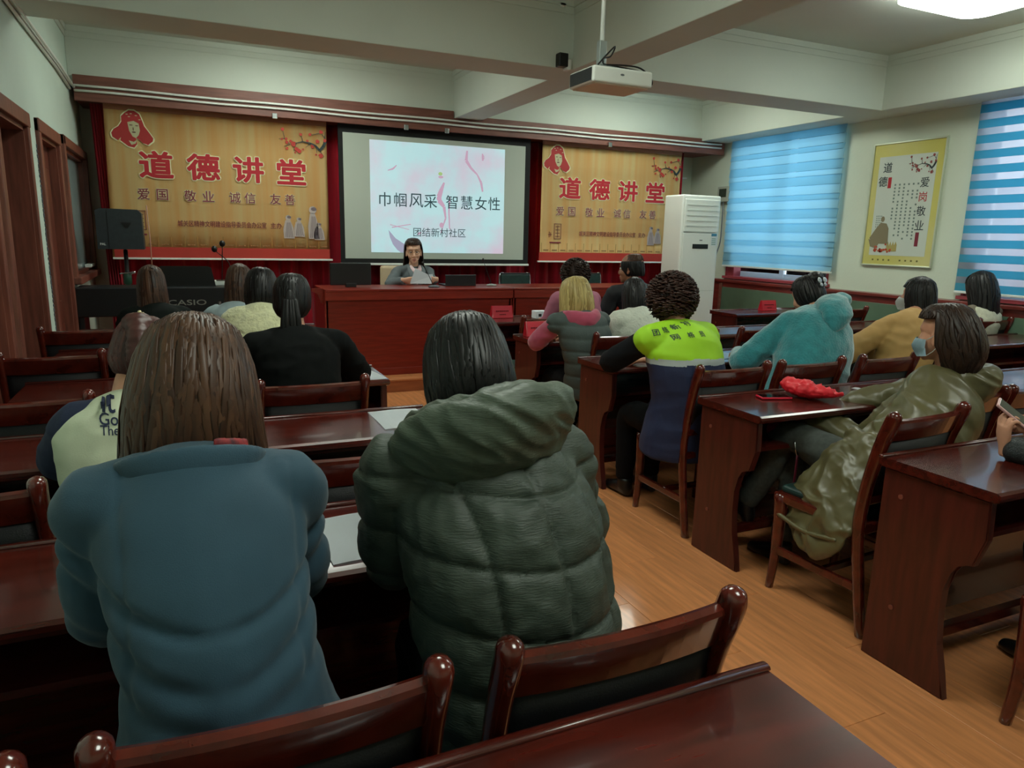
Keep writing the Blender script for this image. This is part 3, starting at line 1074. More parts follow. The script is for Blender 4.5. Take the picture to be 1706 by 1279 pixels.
# small camera on the beam
cm = thing('security_camera', 'small dark sensor on a white bracket where the beams cross', 'camera', (2.765, 5.25, 2.80))
obj('housing', B(-.04, .04, -.02, .05, 0, .10, .008), M_pitch, cm)
obj('bracket', B(.03, .07, -.015, .06, -.02, .06, .01), M_white, cm)
obj('junction_box', B(-.02, .03, .03, .05, .44, .47, .004), M_white, cm)

# ================================================================== AC, meter box
ac = thing('air_conditioner', 'tall white floor-standing air conditioner beside the right banner', 'air conditioner', (5.33, 7.0, .13))
aw, ad, ah = .56, .36, 1.90
M_acl = mat('ac_line', '#c3cac2', .4)
obj('cabinet', B(0, aw, 0, ad, 0, ah, .02, 3), M_ac, ac)
obj('upper_panel', B(.03, aw - .03, -.012, .0, ah - .42, ah - .05, .006), M_ac, ac)
obj('lower_panel', B(.03, aw - .03, -.010, .0, .05, ah - .44, .006), M_ac, ac)
obj('panel_seam', B(.03, aw - .03, -.0115, -.009, .78, .786), M_acl, ac)
obj('panel_seam', B(.03, aw - .03, -.0135, -.010, ah - .425, ah - .418), M_acl, ac)
for k in range(5):
    obj('louvre', B(.06, aw - .06, -.016, -.012, ah - .36 + k * .06, ah - .352 + k * .06), M_acl, ac)
obj('display', B(.17, .40, -.014, -.010, ah - .62, ah - .565, .003), M_pitch, ac)
obj('maker_badge', B(.27, .31, -.013, -.010, ah - .525, ah - .515), M_grey, ac)
obj('energy_label', B(.44, .52, -.012, -.010, ah - .58, ah - .44), mat('label_white', '#cfd9dc', .5), ac)
obj('label_header', B(.44, .52, -.0125, -.0115, ah - .47, ah - .44), mat('label_blue', '#3b7f9c', .5), ac)
for k in range(4):
    obj('label_line', B(.45, .51, -.0125, -.0115, ah - .57 + k * .022, ah - .563 + k * .022), mat('label_green', '#4c8c6a', .5), ac)
bm = bmesh.new()
for k in range(8):
    flat(bm, oval(.02 + k * .022, .02 * math.sin(k), .022, .010, 10, .4 * math.sin(k * 2)), 0.0001 * k, .001)
flat(bm, oval(.12, .035, .02, .014, 10, .5), .001, .001)
obj('leaf_decal', bm, mat('leaf_green', '#2f8f55', .5), ac, loc=(.04, -.011, .84), rot=FRONT)
mb = thing('meter_box', 'small grey electric box on the wall right of air conditioner', 'box', (6.70, 7.95, 2.03))
obj('case', B(0, .08, -.11, .11, 0, .20, .008), mat('meter_case', '#a9b0a4', .4), mb)
obj('meter_window', B(-.004, .0, -.07, .07, .06, .17), mat('meter_dark', '#3d453c', .2), mb)
cb = bmesh.new()
limb(cb, [((6.72, 7.95, 2.03), .009), ((6.70, 7.92, 1.8), .009), ((6.68, 7.9, 1.5), .009), ((6.62, 7.9, 1.3), .009), ((6.60, 7.88, 1.1), .009), ((6.58, 7.85, 1.012), .009)], n=8)
tag(obj('power_cord', cb, M_grey, smooth=True), 'grey power cord hanging from the electric box', 'cord')
jb = thing('wall_shelf', 'small white shelf on the front wall right of curtain', 'shelf', (6.30, YF, 2.36))
obj('board', B(0, .28, -.16, 0, 0, .02, .003), M_white, jb)
obj('side_board', B(0.0, .02, -.14, 0, .02, .30, .003), M_white, jb)

# ================================================================== DESKS
def make_desk(w, label, x0, yfar, group=None):
    """origin at floor, left far corner; near side (chairs) towards -y"""
    t = thing('long_desk', label, 'desk', (x0, yfar, 0))
    d = .43
    bm = bmesh.new()
    prof = [(.0, .728), (.0, .757), (-.008, .762), (-d + .014, .762), (-d + .002, .756), (-d, .745), (-d + .004, .734), (-d + .014, .728)]
    poly_prism(bm, prof, 'x', 0, w)
    bmesh.ops.bevel(bm, geom=[e for e in bm.edges if abs(e.verts[0].co.x - e.verts[1].co.x) < 1e-6], offset=.004, segments=2, affect='EDGES')
    obj('desktop', bm, M_wood, t)
    bm = bmesh.new()
    loft(bm, [((0.0, -.012, .764), .012, .007), ((w, -.012, .764), .012, .007)], n=10)
    obj('edge_bead', bm, M_wood, t, True)
    sp = [(-.02, 0), (-.022, .728), (-.40, .728), (-.405, .60), (-.375, .50), (-.325, .485), (-.305, .45), (-.292, .38), (-.29, .28), (-.30, .18), (-.325, .08), (-.345, 0)]
    for xx in (.012, w - .042):
        bm = poly_prism(bmesh.new(), sp, 'x', xx, xx + .032)
        es = [e for e in bm.edges if abs(e.verts[0].co.x - e.verts[1].co.x) < 1e-6]
        bmesh.ops.bevel(bm, geom=es, offset=.005, segments=2, affect='EDGES')
        s = obj('side_panel', bm, M_woodv, t)
        ox = xx - .003 if xx < .1 else xx + .032
        for (yy, zz) in ((-.10, .64), (-.12, .23)):
            bm = bmesh.new()
            bmesh.ops.create_cone(bm, segments=14, radius1=.009, radius2=.007, depth=.006, cap_ends=True, matrix=Matrix.Translation((ox + .0015, yy, zz)) @ Matrix.Rotation(math.radians(90), 4, 'Y'))
            obj('bolt_cap', bm, mat('bolt_cap', '#7d4436', .4), s)
    obj('modesty_panel', B(.044, w - .042, -.045, -.027, .10, .728), M_wood, t)
    obj('book_shelf', B(.044, w - .042, -.37, -.045, .585, .603), M_wood, t)
    obj('foot_rail', B(.044, w - .042, -.21, -.175, .12, .16, .004), M_wood, t)
    return t


def copy_tree(o, parent=None):
    c = o.copy()
    C.objects.link(c)
    c.parent = parent
    for ch in list(o.children):
        copy_tree(ch, c)
    return c


def put(proto, used, loc, label, rz=0, group=None):
    o = proto if not used else copy_tree(proto)
    o.location = loc
    o.rotation_euler = (0, 0, rz)
    o['label'] = label
    if group:
        o['group'] = group
    return o


LW_ = 1.66
dL = make_desk(LW_, '', 0, 0)
Ld = [(-.765, .86, 'dark red desk in the near foreground, lower right of centre'),
      (-.75, 1.91, 'dark red desk where the blue-coat and green-coat women lean'),
      (-.75, 2.95, 'dark red desk with a white sheet near its aisle end, left side'),
      (-.73, 3.99, 'dark red desk under the elbows of the black blazer woman'),
      (-.73, 5.02, 'dark red desk in front of the cream fleece woman'),
      (-.73, 6.0, 'frontmost dark red desk of the left side, near the keyboard')]
for i, (x, y, l) in enumerate(Ld):
    put(dL, i, (x, y, 0), l, 0, 'long desks of the left seating block')
RWD = 1.46
dR = make_desk(RWD, '', 0, 0)
Rd = [(2.22, 1.69, 'red-brown desk nearest the viewer, right of the aisle'),
      (2.22, 2.70, 'red-brown desk carrying the red bag and red phone'),
      (3.70, 2.70, 'red-brown desk right of the red bag desk, behind olive coat woman'),
      (2.22, 3.88, 'red-brown desk where the neon vest woman sits'),
      (3.70, 3.88, 'red-brown desk under the arms of the teal hood woman'),
      (5.18, 3.88, 'dark desk at right edge with a black phone lying on it'),
      (2.26, 4.96, 'red-brown desk with red card in front of blonde woman'),
      (3.74, 4.96, 'dark desk one row ahead of the teal hood woman'),
      (5.20, 4.96, 'dark desk one row ahead of the tan coat woman, by the wainscot'),
      (2.40, 6.16, 'frontmost red-brown desk facing the stage, with red card'),
      (5.19, 6.22, 'frontmost dark desk beside right wall, with a red card')]
for i, (x, y, l) in enumerate(Rd):
    put(dR, i, (x, y, 0), l, 0, 'long desks of the right seating block')

# ================================================================== CHAIRS
def make_chair():
    t = thing('wooden_chair', '', 'chair')
    w = .215
    for s in (-1, 1):
        bm = bmesh.new()
        limb(bm, [((s * w, .01, 0), .019, .022), ((s * w, .045, .2), .019, .024), ((s * w, .075, .42), .02, .026), ((s * w, .062, .6), .019, .026),
                  ((s * w, .03, .76), .019, .028), ((s * w, -.002, .86), .021, .03), ((s * w, -.012, .892), .022, .026), ((s * w, -.014, .905), .016, .018)], n=12, side=(1, 0, 0))
        obj('back_post', bm, M_wood2, t, True)
        bm = bmesh.new()
        limb(bm, [((s * w * .98, .47, 0), .018, .018), ((s * w * .98, .455, .15), .02, .022), ((s * w * .98, .45, .3), .024, .028), ((s * w * .98, .455, .435), .024, .03)], n=10, side=(1, 0, 0))
        obj('front_leg', bm, M_wood2, t, True)
        obj('side_stretcher', B(s * w - .009, s * w + .009, .05, .46, .17, .205, .004), M_wood2, t)
    # curved top rail
    bm = bmesh.new()
    n = 12
    rows = []
    for i in range(n + 1):
        x = -w + 2 * w * i / n
        bow = .018 * (1 - (2 * i / n - 1) ** 2)
        rows.append([bm.verts.new(p) for p in ((x, .012 - bow, .79), (x, -.012 - bow, .862), (x, -.010 - bow, .872), (x, .004 - bow, .876), (x, .018 - bow, .870), (x, .022 - bow, .860), (x, .040 - bow, .79))])
    for i in range(n):
        for j in range(7):
            bm.faces.new((rows[i][j], rows[i + 1][j], rows[i + 1][(j + 1) % 7], rows[i][(j + 1) % 7]))
    bm.faces.new(rows[0][::-1])
    bm.faces.new(rows[-1])
    obj('top_rail', bm, M_wood2, t, False)
    bm = bmesh.new()
    rows = []
    for i in range(n + 1):
        x = -w + .012 + 2 * (w - .012) * i / n
        bow = .018 * (1 - (2 * i / n - 1) ** 2)
        rows.append([bm.verts.new(p) for p in ((x, .058 - bow, .56), (x, .040 - bow, .66), (x, .014 - bow, .792), (x, .040 - bow, .792), (x, .068 - bow, .66), (x, .080 - bow, .56))])
    for i in range(n):
        for j in range(6):
            bm.faces.new((rows[i][j], rows[i + 1][j], rows[i + 1][(j + 1) % 6], rows[i][(j + 1) % 6]))
    bm.faces.new(rows[0][::-1])
    bm.faces.new(rows[-1])
    obj('back_panel', bm, M_black, t, True)
    obj('lower_rail', B(-w, w, .045, .085, .53, .565, .006), M_wood2, t)
    obj('seat_frame', B(-w - .008, w + .008, .05, .485, .405, .445, .008), M_wood2, t)
    obj('seat_cushion', B(-w + .02, w - .02, .085, .475, .44, .475, .016, 3), M_green, t)
    obj('front_stretcher', B(-w, w, .20, .22, .18, .21, .004), M_wood2, t)
    return t


ch = make_chair()
chairs = [
    (.625, .895, 0, 'wooden chair back in the foreground behind the green puffer coat'),
    (.08, .888, 0, 'wooden chair back in the foreground behind the blue coat'),
    (-.44, .89, 0, 'wooden chair back at bottom left corner of the photo'),
    (.445, 1.97, 0, 'empty wooden chair between blue coat and green coat women'),
    (-.06, 1.97, 0, 'wooden chair of the woman in white and navy jacket'),
    (-.575, 1.97, 0, 'empty wooden chair at left edge, left of the blue coat'),
    (.46, 3.02, 0, 'wooden chair behind the woman in the black blazer'),
    (-.06, 3.02, 0, 'wooden chair just ahead of the white and navy jacket woman'),
    (-.575, 3.02, 0, 'empty wooden chair at left edge with gold-lit top rail'),
    (-.625, 4.07, 0, 'empty chair with wide black back near the left doors'),
    (.42, 4.07, 0, 'wooden chair behind the cream fleece woman'),
    (-.61, 5.08, 0, 'empty wooden chair nearest the middle left door'),
    (-.13, 5.08, 0, 'wooden chair of the brown-haired woman by the keyboard'),
    (.36, 5.08, 0, 'wooden chair of the woman in pale grey-blue top'),
    (2.53, .72, 0, 'chair of the person holding the phone, lower right edge'),
    (2.525, 1.74, math.radians(4), 'red-brown chair of the woman in the olive coat'),
    (3.05, 1.92, 0, 'chair right of the olive coat woman, nearer one'),
    (3.53, 1.92, 0, 'chair at right edge beyond the olive coat'),
    (2.48, 2.76, 0, 'chair of the neon vest woman, with green seat'),
    (3.01, 2.76, 0, 'wooden chair just behind the teal hooded coat, above the red bag'),
    (3.60, 2.76, 0, 'chair between the teal coat and the olive coat woman'),
    (2.615, 3.97, 0, 'chair of the blonde woman in the grey vest'),
    (3.16, 3.97, 0, 'chair of the woman in the fluffy white sweater'),
    (3.84, 3.99, 0, 'empty chair between the neon vest and the teal hood'),
    (5.93, 3.94, 0, 'chair behind the woman in the pale knitted vest'),
    (6.42, 3.94, 0, 'chair at right edge under the striped blind'),
    (2.58, 5.0, 0, 'empty chair left of the blonde woman, one row ahead'),
    (3.14, 5.0, 0, 'chair of the dark-haired woman in pink, one row ahead of blonde'),
    (3.72, 5.0, 0, 'chair of the balding man'),
    (5.95, 5.05, 0, 'empty chair between teal hood and tan coat, near wainscot'),
]
for i, (x, y, rz, l) in enumerate(chairs):
    put(ch, i, (x, y, 0), l, rz, 'wooden audience chairs with black back panels')

# ================================================================== STAGE TABLE and things on it
tb = thing('stage_table', 'long red-brown conference table on the stage, facing the audience', 'table', (1.17, 6.83, .13))
for (a, b) in ((0, 1.93), (1.945, 3.88)):
    obj('table_top', B(a - .0, b, -.02, .60, .825, .85, .006), M_table, tb)
    obj('apron_band', B(a, b, -.012, .02, .745, .826, .004), mat('apron_wood', '#8a2c1e', .32, var=.12, scale=5, stretch=(1, 8, 14), coat=.2), tb)
    obj('front_panel', B(a + .015, b - .015, .02, .05, .07, .745), M_table, tb)
    obj('plinth', B(a + .005, b - .005, .0, .06, 0, .07, .006), M_table, tb)
    for xx in (a, b - .03):
        obj('side_panel', B(xx, xx + .03, .02, .58, 0, .825), M_table, tb)
obj('end_bracket', poly_prism(bmesh.new(), [(-.10, .85), (0, .85), (0, .70), (-.02, .72), (-.05, .80), (-.10, .825)], 'y', .1, .14), M_table, tb)

TZ = .98


def put_thing(name, label, cat, loc, rz=0, group=None):
    return thing(name, label, cat, loc, rz, group)


# monitor turned away from the audience
mo = thing('monitor', 'black monitor seen from behind on the stage table', 'monitor', (1.47, 7.08, TZ))
obj('display_back', B(-.20, .20, 0, .03, .02, .235, .008), M_dark, mo)
obj('screen_glass', B(-.19, .19, .03, .032, .03, .225), M_pitch, mo)
obj('stand', B(-.05, .05, -.01, .06, 0, .04, .005), M_dark, mo)
# laptop
lp = thing('laptop', 'open black laptop on the stage table right of the presenter', 'laptop', (2.63, 7.12, TZ))
obj('lid', B(-.17, .17, 0, .012, .01, .115, .005), M_dark, lp)
obj('lid_edge', B(-.17, .17, -.001, .013, .112, .118), M_grey, lp)
obj('keyboard_base', B(-.17, .17, .0, .24, 0, .015, .004), M_dark, lp)


def desk_mic(label, x, y, z, tipv, base_m=M_grey):
    m_ = thing('gooseneck_microphone', label, 'microphone', (x, y, z))
    bm = bmesh.new()
    ell(bm, (0, 0, .008), (.06, .05, .016), seg=18)
    obj('base', bm, base_m, m_, True)
    t = Vector(tipv)
    bm = bmesh.new()
    limb(bm, [((0, 0, .01), .004), (t * .35 + Vector((0, 0, .01)), .0035), (t * .7 + Vector((0, 0, .005)), .003), (t, .003)], n=6)
    obj('gooseneck', bm, M_pitch, m_, True)
    bm = bmesh.new()
    ell(bm, t * 1.02, (.012, .012, .018), seg=12)
    obj('mic_head', bm, M_pitch, m_, True)
    return m_


desk_mic('gooseneck microphone standing on the table right of the laptop', 2.97, 7.1, TZ, (-.09, .02, .27), mat('mic_base', '#8d9490', .4))
desk_mic('gooseneck microphone in front of the presenter', 2.285, 6.98, TZ, (-.10, .04, .235))


def stage_chair(label, x, y):
    t = thing('stage_chair', label, 'chair', (x, y, .13), group='metal framed chairs behind the stage table')
    for s in (-1, 1):
        bm = bmesh.new()
        limb(bm, [((s * .2, .02, 0), .012), ((s * .2, .0, .45), .012), ((s * .2, .05, .8), .012), ((s * .19, .055, .93), .012), ((s * .15, .05, .95), .012)], n=8)
        obj('back_tube', bm, M_steel, t, True)
        bm = bmesh.new()
        limb(bm, [((s * .2, -.42, 0), .012), ((s * .2, -.42, .44), .012), ((s * .2, -.02, .45), .012)], n=8)
        obj('leg_tube', bm, M_steel, t, True)
    obj('backrest', B(-.185, .185, .035, .06, .66, .94, .01), M_green, t)
    obj('top_bar', B(-.19, .19, .035, .06, .935, .955, .006), M_dark, t)
    obj('seat', B(-.2, .2, -.44, .0, .44, .48, .012), M_green, t)
    return t


stage_chair('metal framed chair with green back behind the monitor', 1.62, 7.72)
stage_chair('metal framed chair with green back, right of table microphone', 3.55, 7.72)
stage_chair('metal framed chair with green back, left of the balding man', 4.53, 7.72)

# keyboard piano, stand, speaker, mixer, boxes
kb = thing('digital_piano', 'black digital piano standing before the curtain at left', 'piano', (-.86, 6.98, .13))
obj('case', B(0, 1.28, 0, .36, .62, .87, .01), M_dark, kb)
obj('key_bed', B(.03, 1.25, .36, .50, .66, .70, .004), M_dark, kb)
for k in range(36):
    obj('white_key', B(.04 + k * .0335, .04 + k * .0335 + .032, .36, .495, .70, .715), M_white, kb)
for (a, b) in ((0.01, .05), (1.23, 1.27)):
    obj('leg_panel', B(a, b, .02, .34, 0, .62, .004), M_dark, kb)
text('maker_lettering', 'CASIO', .31, (.855, -.002, .735), FRONT, mat('logo_silver', '#8f938c', .4), kb, h=.047, off=.01)
bm = bmesh.new()
bx = .62
poly_prism(bm, [(.62, .87), (1.10, .87), (1.07, 1.035), (1.04, 1.05), (.66, 1.05), (.63, 1.035)], 'y', .10, .112)
obj('music_rest', bm, M_pitch, kb)
bx_ = thing('white_carton', 'white paper box standing left of the black jacket woman', 'box', (-.60, 6.55, .13 - .13))
obj('panel', B(0, .055, 0, .12, .0, .62, .004), M_paper, bx_)
obj('carton_base', B(.055, .24, -.08, .12, .0, .49, .004), M_paper, bx_)
obj('inner_panel', B(.055, .24, .10, .12, .49, .61), M_grey, bx_)
rb = thing('red_bag', 'small red bag with black handles hung beside white box', 'bag', (-.455, 6.53, .495))
bm = bmesh.new()
ell(bm, (0, 0, .045), (.075, .035, .05), seg=14)
ell(bm, (.03, 0, .05), (.05, .03, .045), seg=12)
obj('pouch', blob(bm, .008, 2), mat('red_cloth', '#b01522', .6), rb)
for s in (-1, 1):
    bm = bmesh.new()
    limb(bm, [((s * .02, 0, .08), .004), ((s * .05, 0, .16), .004), ((s * .07, 0, .24), .004)], n=6)
    obj('handle', bm, M_pitch, rb, True)
spk = thing('loudspeaker', 'black loudspeaker box mounted on a pole at left', 'speaker', (-.52, 7.49, 1.31))
obj('cabinet', poly_prism(bmesh.new(), [(-.19, .0), (.185, .0), (.18, .32), (.15, .355), (-.15, .36), (-.19, .34)], 'y', 0, .26), mat('speaker_grey', '#232c30', .5, var=.1, scale=20), spk)
obj('side_edge', B(-.10, -.095, -.002, 0, .01, .345), M_pitch, spk)
bm = bmesh.new()
flat(bm, [(-.03, .0), (-.045, .02), (.045, .02), (.03, -.01), (.015, -.03), (-.01, -.025)], 0, .002)
obj('handle_recess', bm, M_pitch, spk, loc=(.05, -.002, .22), rot=FRONT)
text('maker_lettering', 'PAL', .045, (-.145, -.003, .045), FRONT, M_white, spk, off=.02)
st = thing('speaker_stand', 'black tripod pole carrying the loudspeaker', 'stand', (-.50, 7.62, .13))
obj('pole', loft(bmesh.new(), [((0, 0, .25), .022), ((0, 0, 1.17), .018)], n=14), M_dark, st, True)
obj('clamp_collar', loft(bmesh.new(), [((0, 0, .86), .035), ((0, 0, .96), .035)], n=14), mat('collar_green', '#1f4a38', .4), st, True)
bm = bmesh.new()
limb(bm, [((.02, -.03, .95), .006), ((.07, -.04, .97), .009), ((-.06, -.03, .955), .006)], n=8)
obj('clamp_knob', bm, M_steel, st, True)
for a in (20, 140, 260):
    c_, s_ = math.cos(math.radians(a)), math.sin(math.radians(a))
    obj('tripod_leg', loft(bmesh.new(), [((0, 0, .5), .012), ((.30 * c_, .30 * s_, .012), .012)], n=8), M_dark, st, True)
tube_obj('wall_cable', [(-.31, 7.95, 1.72), (-.30, 7.95, 1.4), (-.30, 7.92, 1.15)], .005, mat('cable_beige', '#b88a78', .5))
tag(bpy.data.objects['wall_cable'], 'thin pale cable hanging right of the loudspeaker', 'cable')
mx_ = thing('conference_unit', 'white framed conference unit with microphones on the piano', 'microphone unit', (.30, 7.16, 1.0))
obj('case', B(-.065, .075, 0, .13, .0, .045, .006), M_white, mx_)
obj('control_face', B(-.05, .06, -.002, .12, .044, .048), M_dark, mx_)
for (dx, tx, tz, n_) in ((.0, .02, .37, 0), (.03, -.05, .32, 1)):
    bm = bmesh.new()
    limb(bm, [((dx + .04 * n_, .04, .04), .004), ((dx + .03 * n_ + .01, .04, .2), .004), ((tx, .03, tz), .004)], n=6)
    obj('gooseneck', bm, M_pitch, mx_, True)
    bm = bmesh.new()
    ell(bm, (tx, .03, tz + .01), (.026, .026, .03), seg=12)
    obj('foam_cap', bm, M_pitch, mx_, True)


# ================================================================== small things on the desks
def sheet(label, x, y, z, w, d, rz, m=M_paper):
    bm = bmesh.new()
    n = 6
    rows = [[bm.verts.new((-w / 2 + w * i / n, -d / 2 + d * j / n, .0015 + .0015 * math.sin(i * 1.1 + j * .7))) for j in range(n + 1)] for i in range(n + 1)]
    for i in range(n):
        for j in range(n):
            bm.faces.new((rows[i][j], rows[i + 1][j], rows[i + 1][j + 1], rows[i][j + 1]))
    bmesh.ops.solidify(bm, geom=list(bm.faces), thickness=.0006)
    o = obj('paper_sheet', bm, m, loc=(x, y, z), rot=(0, 0, rz))
    return tag(o, label, 'paper')


DZ = .7635
sheet('white sheet lying on left desk just above the green coat', .765, 2.76, DZ, .21, .297, .0)
sheet('pale sheet on the desk between the blue and green coats', .36, 1.67, DZ, .21, .28, .05)
sheet('white sheet under the elbow of the black blazer woman', .80, 3.72, DZ, .21, .297, .1)
sheet('light blue sheet on desk right of the neon vest', W(1207, 593, z=.76).x, 3.66, DZ, .21, .20, .1, mat('blue_paper', '#a9cbe6', .5))
sheet('white sheet on desk beside the phone hands at lower right', 3.0, 1.47, DZ, .19, .27, .1)
sheet('pale strip of paper on the red bag desk near olive sleeve', 3.16, 2.50, DZ, .05, .20, -.05)  # thin pale sheet stands in for the window's reflection on the desktop


def name_card(label, x, y, z, rz=0, lines=True):
    t = thing('table_card', label, 'name card', (x, y, z), rz, 'red name cards on the desks')
    obj('acrylic_stand', poly_prism(bmesh.new(), [(-.035, 0), (.035, 0), (.035, .003), (.006, .112), (-.006, .112), (-.035, .003)], 'x', -.105, .105), mat('acrylic_red', '#b8202e', .15), t)
    f = obj('card_face', poly_prism(bmesh.new(), [(-.0365, .003), (-.0075, .110), (-.0065, .110), (-.0355, .003)], 'x', -.095, .095), mat('card_red', '#c8283a', .5), t)
    if lines:
        for k in range(7):
            obj('printed_mark', B(-.065 + k * .019, -.053 + k * .019, -.0245, -.020, .058, .070), mat('card_gold', '#7c2028', .5), f)
        for k in range(4):
            obj('printed_mark', B(-.03 + k * .017, -.019 + k * .017, -.0315, -.028, .028, .038), mat('card_gold', '#7c2028', .5), f)
    return t


name_card('red name card on the frontmost desk below the stage table', 2.64, 6.06, DZ)
name_card('red name card at the aisle end of the blonde woman desk', 2.42, 4.86, DZ)
name_card('red name card on the front desk by the right wall', 5.86, 6.06, DZ)
# tissue box
tbx = thing('tissue_box', 'small white tissue box left of the pink-sleeved woman', 'box', (2.98, 5.95, DZ))
obj('carton', B(-.06, .06, -.05, .05, 0, .07, .004), M_paper, tbx)
obj('carton_mark', B(-.035, -.005, -.051, -.05, .02, .045), M_dark, tbx)


def phone(name, label, loc, rot, case, scr, L=.155, Wd=.075):
    t = thing(name, label, 'phone', loc)
    t.rotation_euler = rot
    obj('case', B(-Wd / 2, Wd / 2, -L / 2, L / 2, 0, .010, .004, 3), case, t)
    obj('screen', B(-Wd / 2 + .005, Wd / 2 - .005, -L / 2 + .006, L / 2 - .006, .0095, .0108, .0004, 1), scr, t)
    return t


M_redcase = mat('red_case', '#d01c38', .4)
M_scr = mat('dark_screen', '#0b0f12', .08, spec=.8)
phone('mobile_phone', 'phone in a red case lying on desk beside the red bag', (2.56, 2.55, DZ), (0, 0, math.radians(72)), M_redcase, M_scr)
phone('mobile_phone', 'black phone lying on the desk at right edge', (5.62, 3.60, DZ), (0, 0, math.radians(85)), M_pitch, M_scr)

# red cloth bag lying on the desk
def red_bag():
    p = [W(1330, 640, z=.79), W(1310, 632, z=.80), W(1405, 665, z=.775)]
    bm = bmesh.new()
    a = W(1312, 655, z=.78)
    b = W(1405, 668, z=.768)
    c = W(1330, 640, z=.79)
    d = b - a
    side = Vector((-d.y, d.x, 0)).normalized()
    limb(bm, [(a + Vector((0, .03, .0)), .035, .02), (a + d * .15 + side * .03, .085, .036), (a + d * .4 + side * .015, .085, .04), (a + d * .65, .055, .028), (a + d * .85, .03, .016), (b, .008, .006)], n=18, side=side)
    ell(bm, a + side * .06 + Vector((0, 0, .01)), (.05, .045, .028), seg=14)
    def dp(co, no):
        q = Vector((co.x * 16 + co.y * 9, co.y * 26 - co.x * 10, co.z * 8))
        return .016 * (1 - abs(noise.noise(q)) * 2.2) * max(0.2, no.z) - .006 + .004 * noise.noise(co * 60)
    me = blob(bm, .005, 3, dp)
    zmin = min(v.co.z for v in me.vertices)
    for v in me.vertices:
        v.co.z = max(v.co.z - zmin + DZ, DZ) if v.co.z - zmin + DZ > DZ + .002 else DZ
    o = obj('cloth_bag', me, mat('bright_red_cloth', '#d41828', .55, var=.05), None)
    tag(o, 'crumpled bright red cloth bag on desk before the olive coat woman', 'bag')


red_bag()
# maroon purse on the desk shelf with metal clasp and strap
pu = thing('maroon_purse', 'flat maroon purse inside the desk below red phone', 'purse', (2.62, 2.40, .603))
bm = B(-.15, .17, -.10, .10, 0, .055, .02, 3)
obj('body', bm, mat('maroon_leather', '#8a1440', .45, var=.1, scale=20), pu, True)
obj('zip', B(-.14, .16, -.104, -.098, .03, .035), M_grey, pu)
bm = bmesh.new()
limb(bm, [((-.16, -.10, .02), .005), ((-.163, -.115, -.01), .007, .003), ((-.155, -.118, -.04), .006, .003)], n=8)
obj('clasp', bm, M_steel, pu, True)
bm = bmesh.new()
limb(bm, [((-.155, -.118, -.04), .006, .003), ((-.16, -.12, -.16), .008, .003), ((-.175, -.115, -.28), .008, .003), ((-.17, -.10, -.33), .008, .003)], n=8, side=(1, 0, 0))
obj('strap', bm, mat('maroon_strap', '#5a1226', .5), pu, True)


#PEOPLE#
# ================================================================== PEOPLE
def V(*a):
    return Vector(a)


def frame(yaw=0.0, pitch=0.0, roll=0.0):
    """head/body frame: local x right, y forward, z up. yaw 0 faces the stage (+Y), positive turns left"""
    return (Matrix.Rotation(math.radians(yaw), 3, 'Z') @ Matrix.Rotation(math.radians(pitch), 3, 'X') @ Matrix.Rotation(math.radians(roll), 3, 'Y'))


HAIR = {
    'black': ('#08080a', '#191716'), 'darkbrown': ('#1a110d', '#3a261b'), 'brown': ('#2a1912', '#5d3f2c'),
    'reddish': ('#2a1211', '#5a302a'), 'blonde': ('#8a7440', '#cbb878'), 'curlbrown': ('#1b100c', '#46291f'), 'longbrown': ('#231712', '#5e4231')}

PROF = {
    'bob': [(.128, .012, .012, -.012), (.121, .045, .05, -.012), (.10, .072, .083, -.01), (.055, .09, .104, -.008), (.005, .099, .110, -.010), (-.045, .106, .108, -.016), (-.09, .110, .10, -.020), (-.130, .112, .094, -.022), (-.165, .110, .09, -.024), (-.185, .10, .08, -.026)],
    'short': [(.125, .012, .012, -.012), (.119, .045, .05, -.012), (.098, .07, .083, -.01), (.055, .086, .102, -.008), (.005, .093, .108, -.010), (-.045, .096, .104, -.018), (-.09, .088, .092, -.026), (-.13, .072, .075, -.032)],
    'long': [(.132, .012, .012, -.012), (.118, .045, .05, -.012), (.097, .068, .08, -.01), (.055, .083, .098, -.008), (.005, .089, .102, -.012), (-.05, .092, .10, -.022), (-.11, .094, .092, -.032), (-.18, .098, .085, -.045), (-.25, .095, .072, -.058), (-.30, .085, .055, -.066)],
    'tight': [(.117, .012, .012, -.012), (.111, .04, .045, -.012), (.092, .062, .075, -.01), (.055, .077, .093, -.008), (.005, .081, .097, -.010), (-.035, .078, .09, -.018), (-.065, .062, .07, -.03), (-.08, .04, .045, -.045)],
}


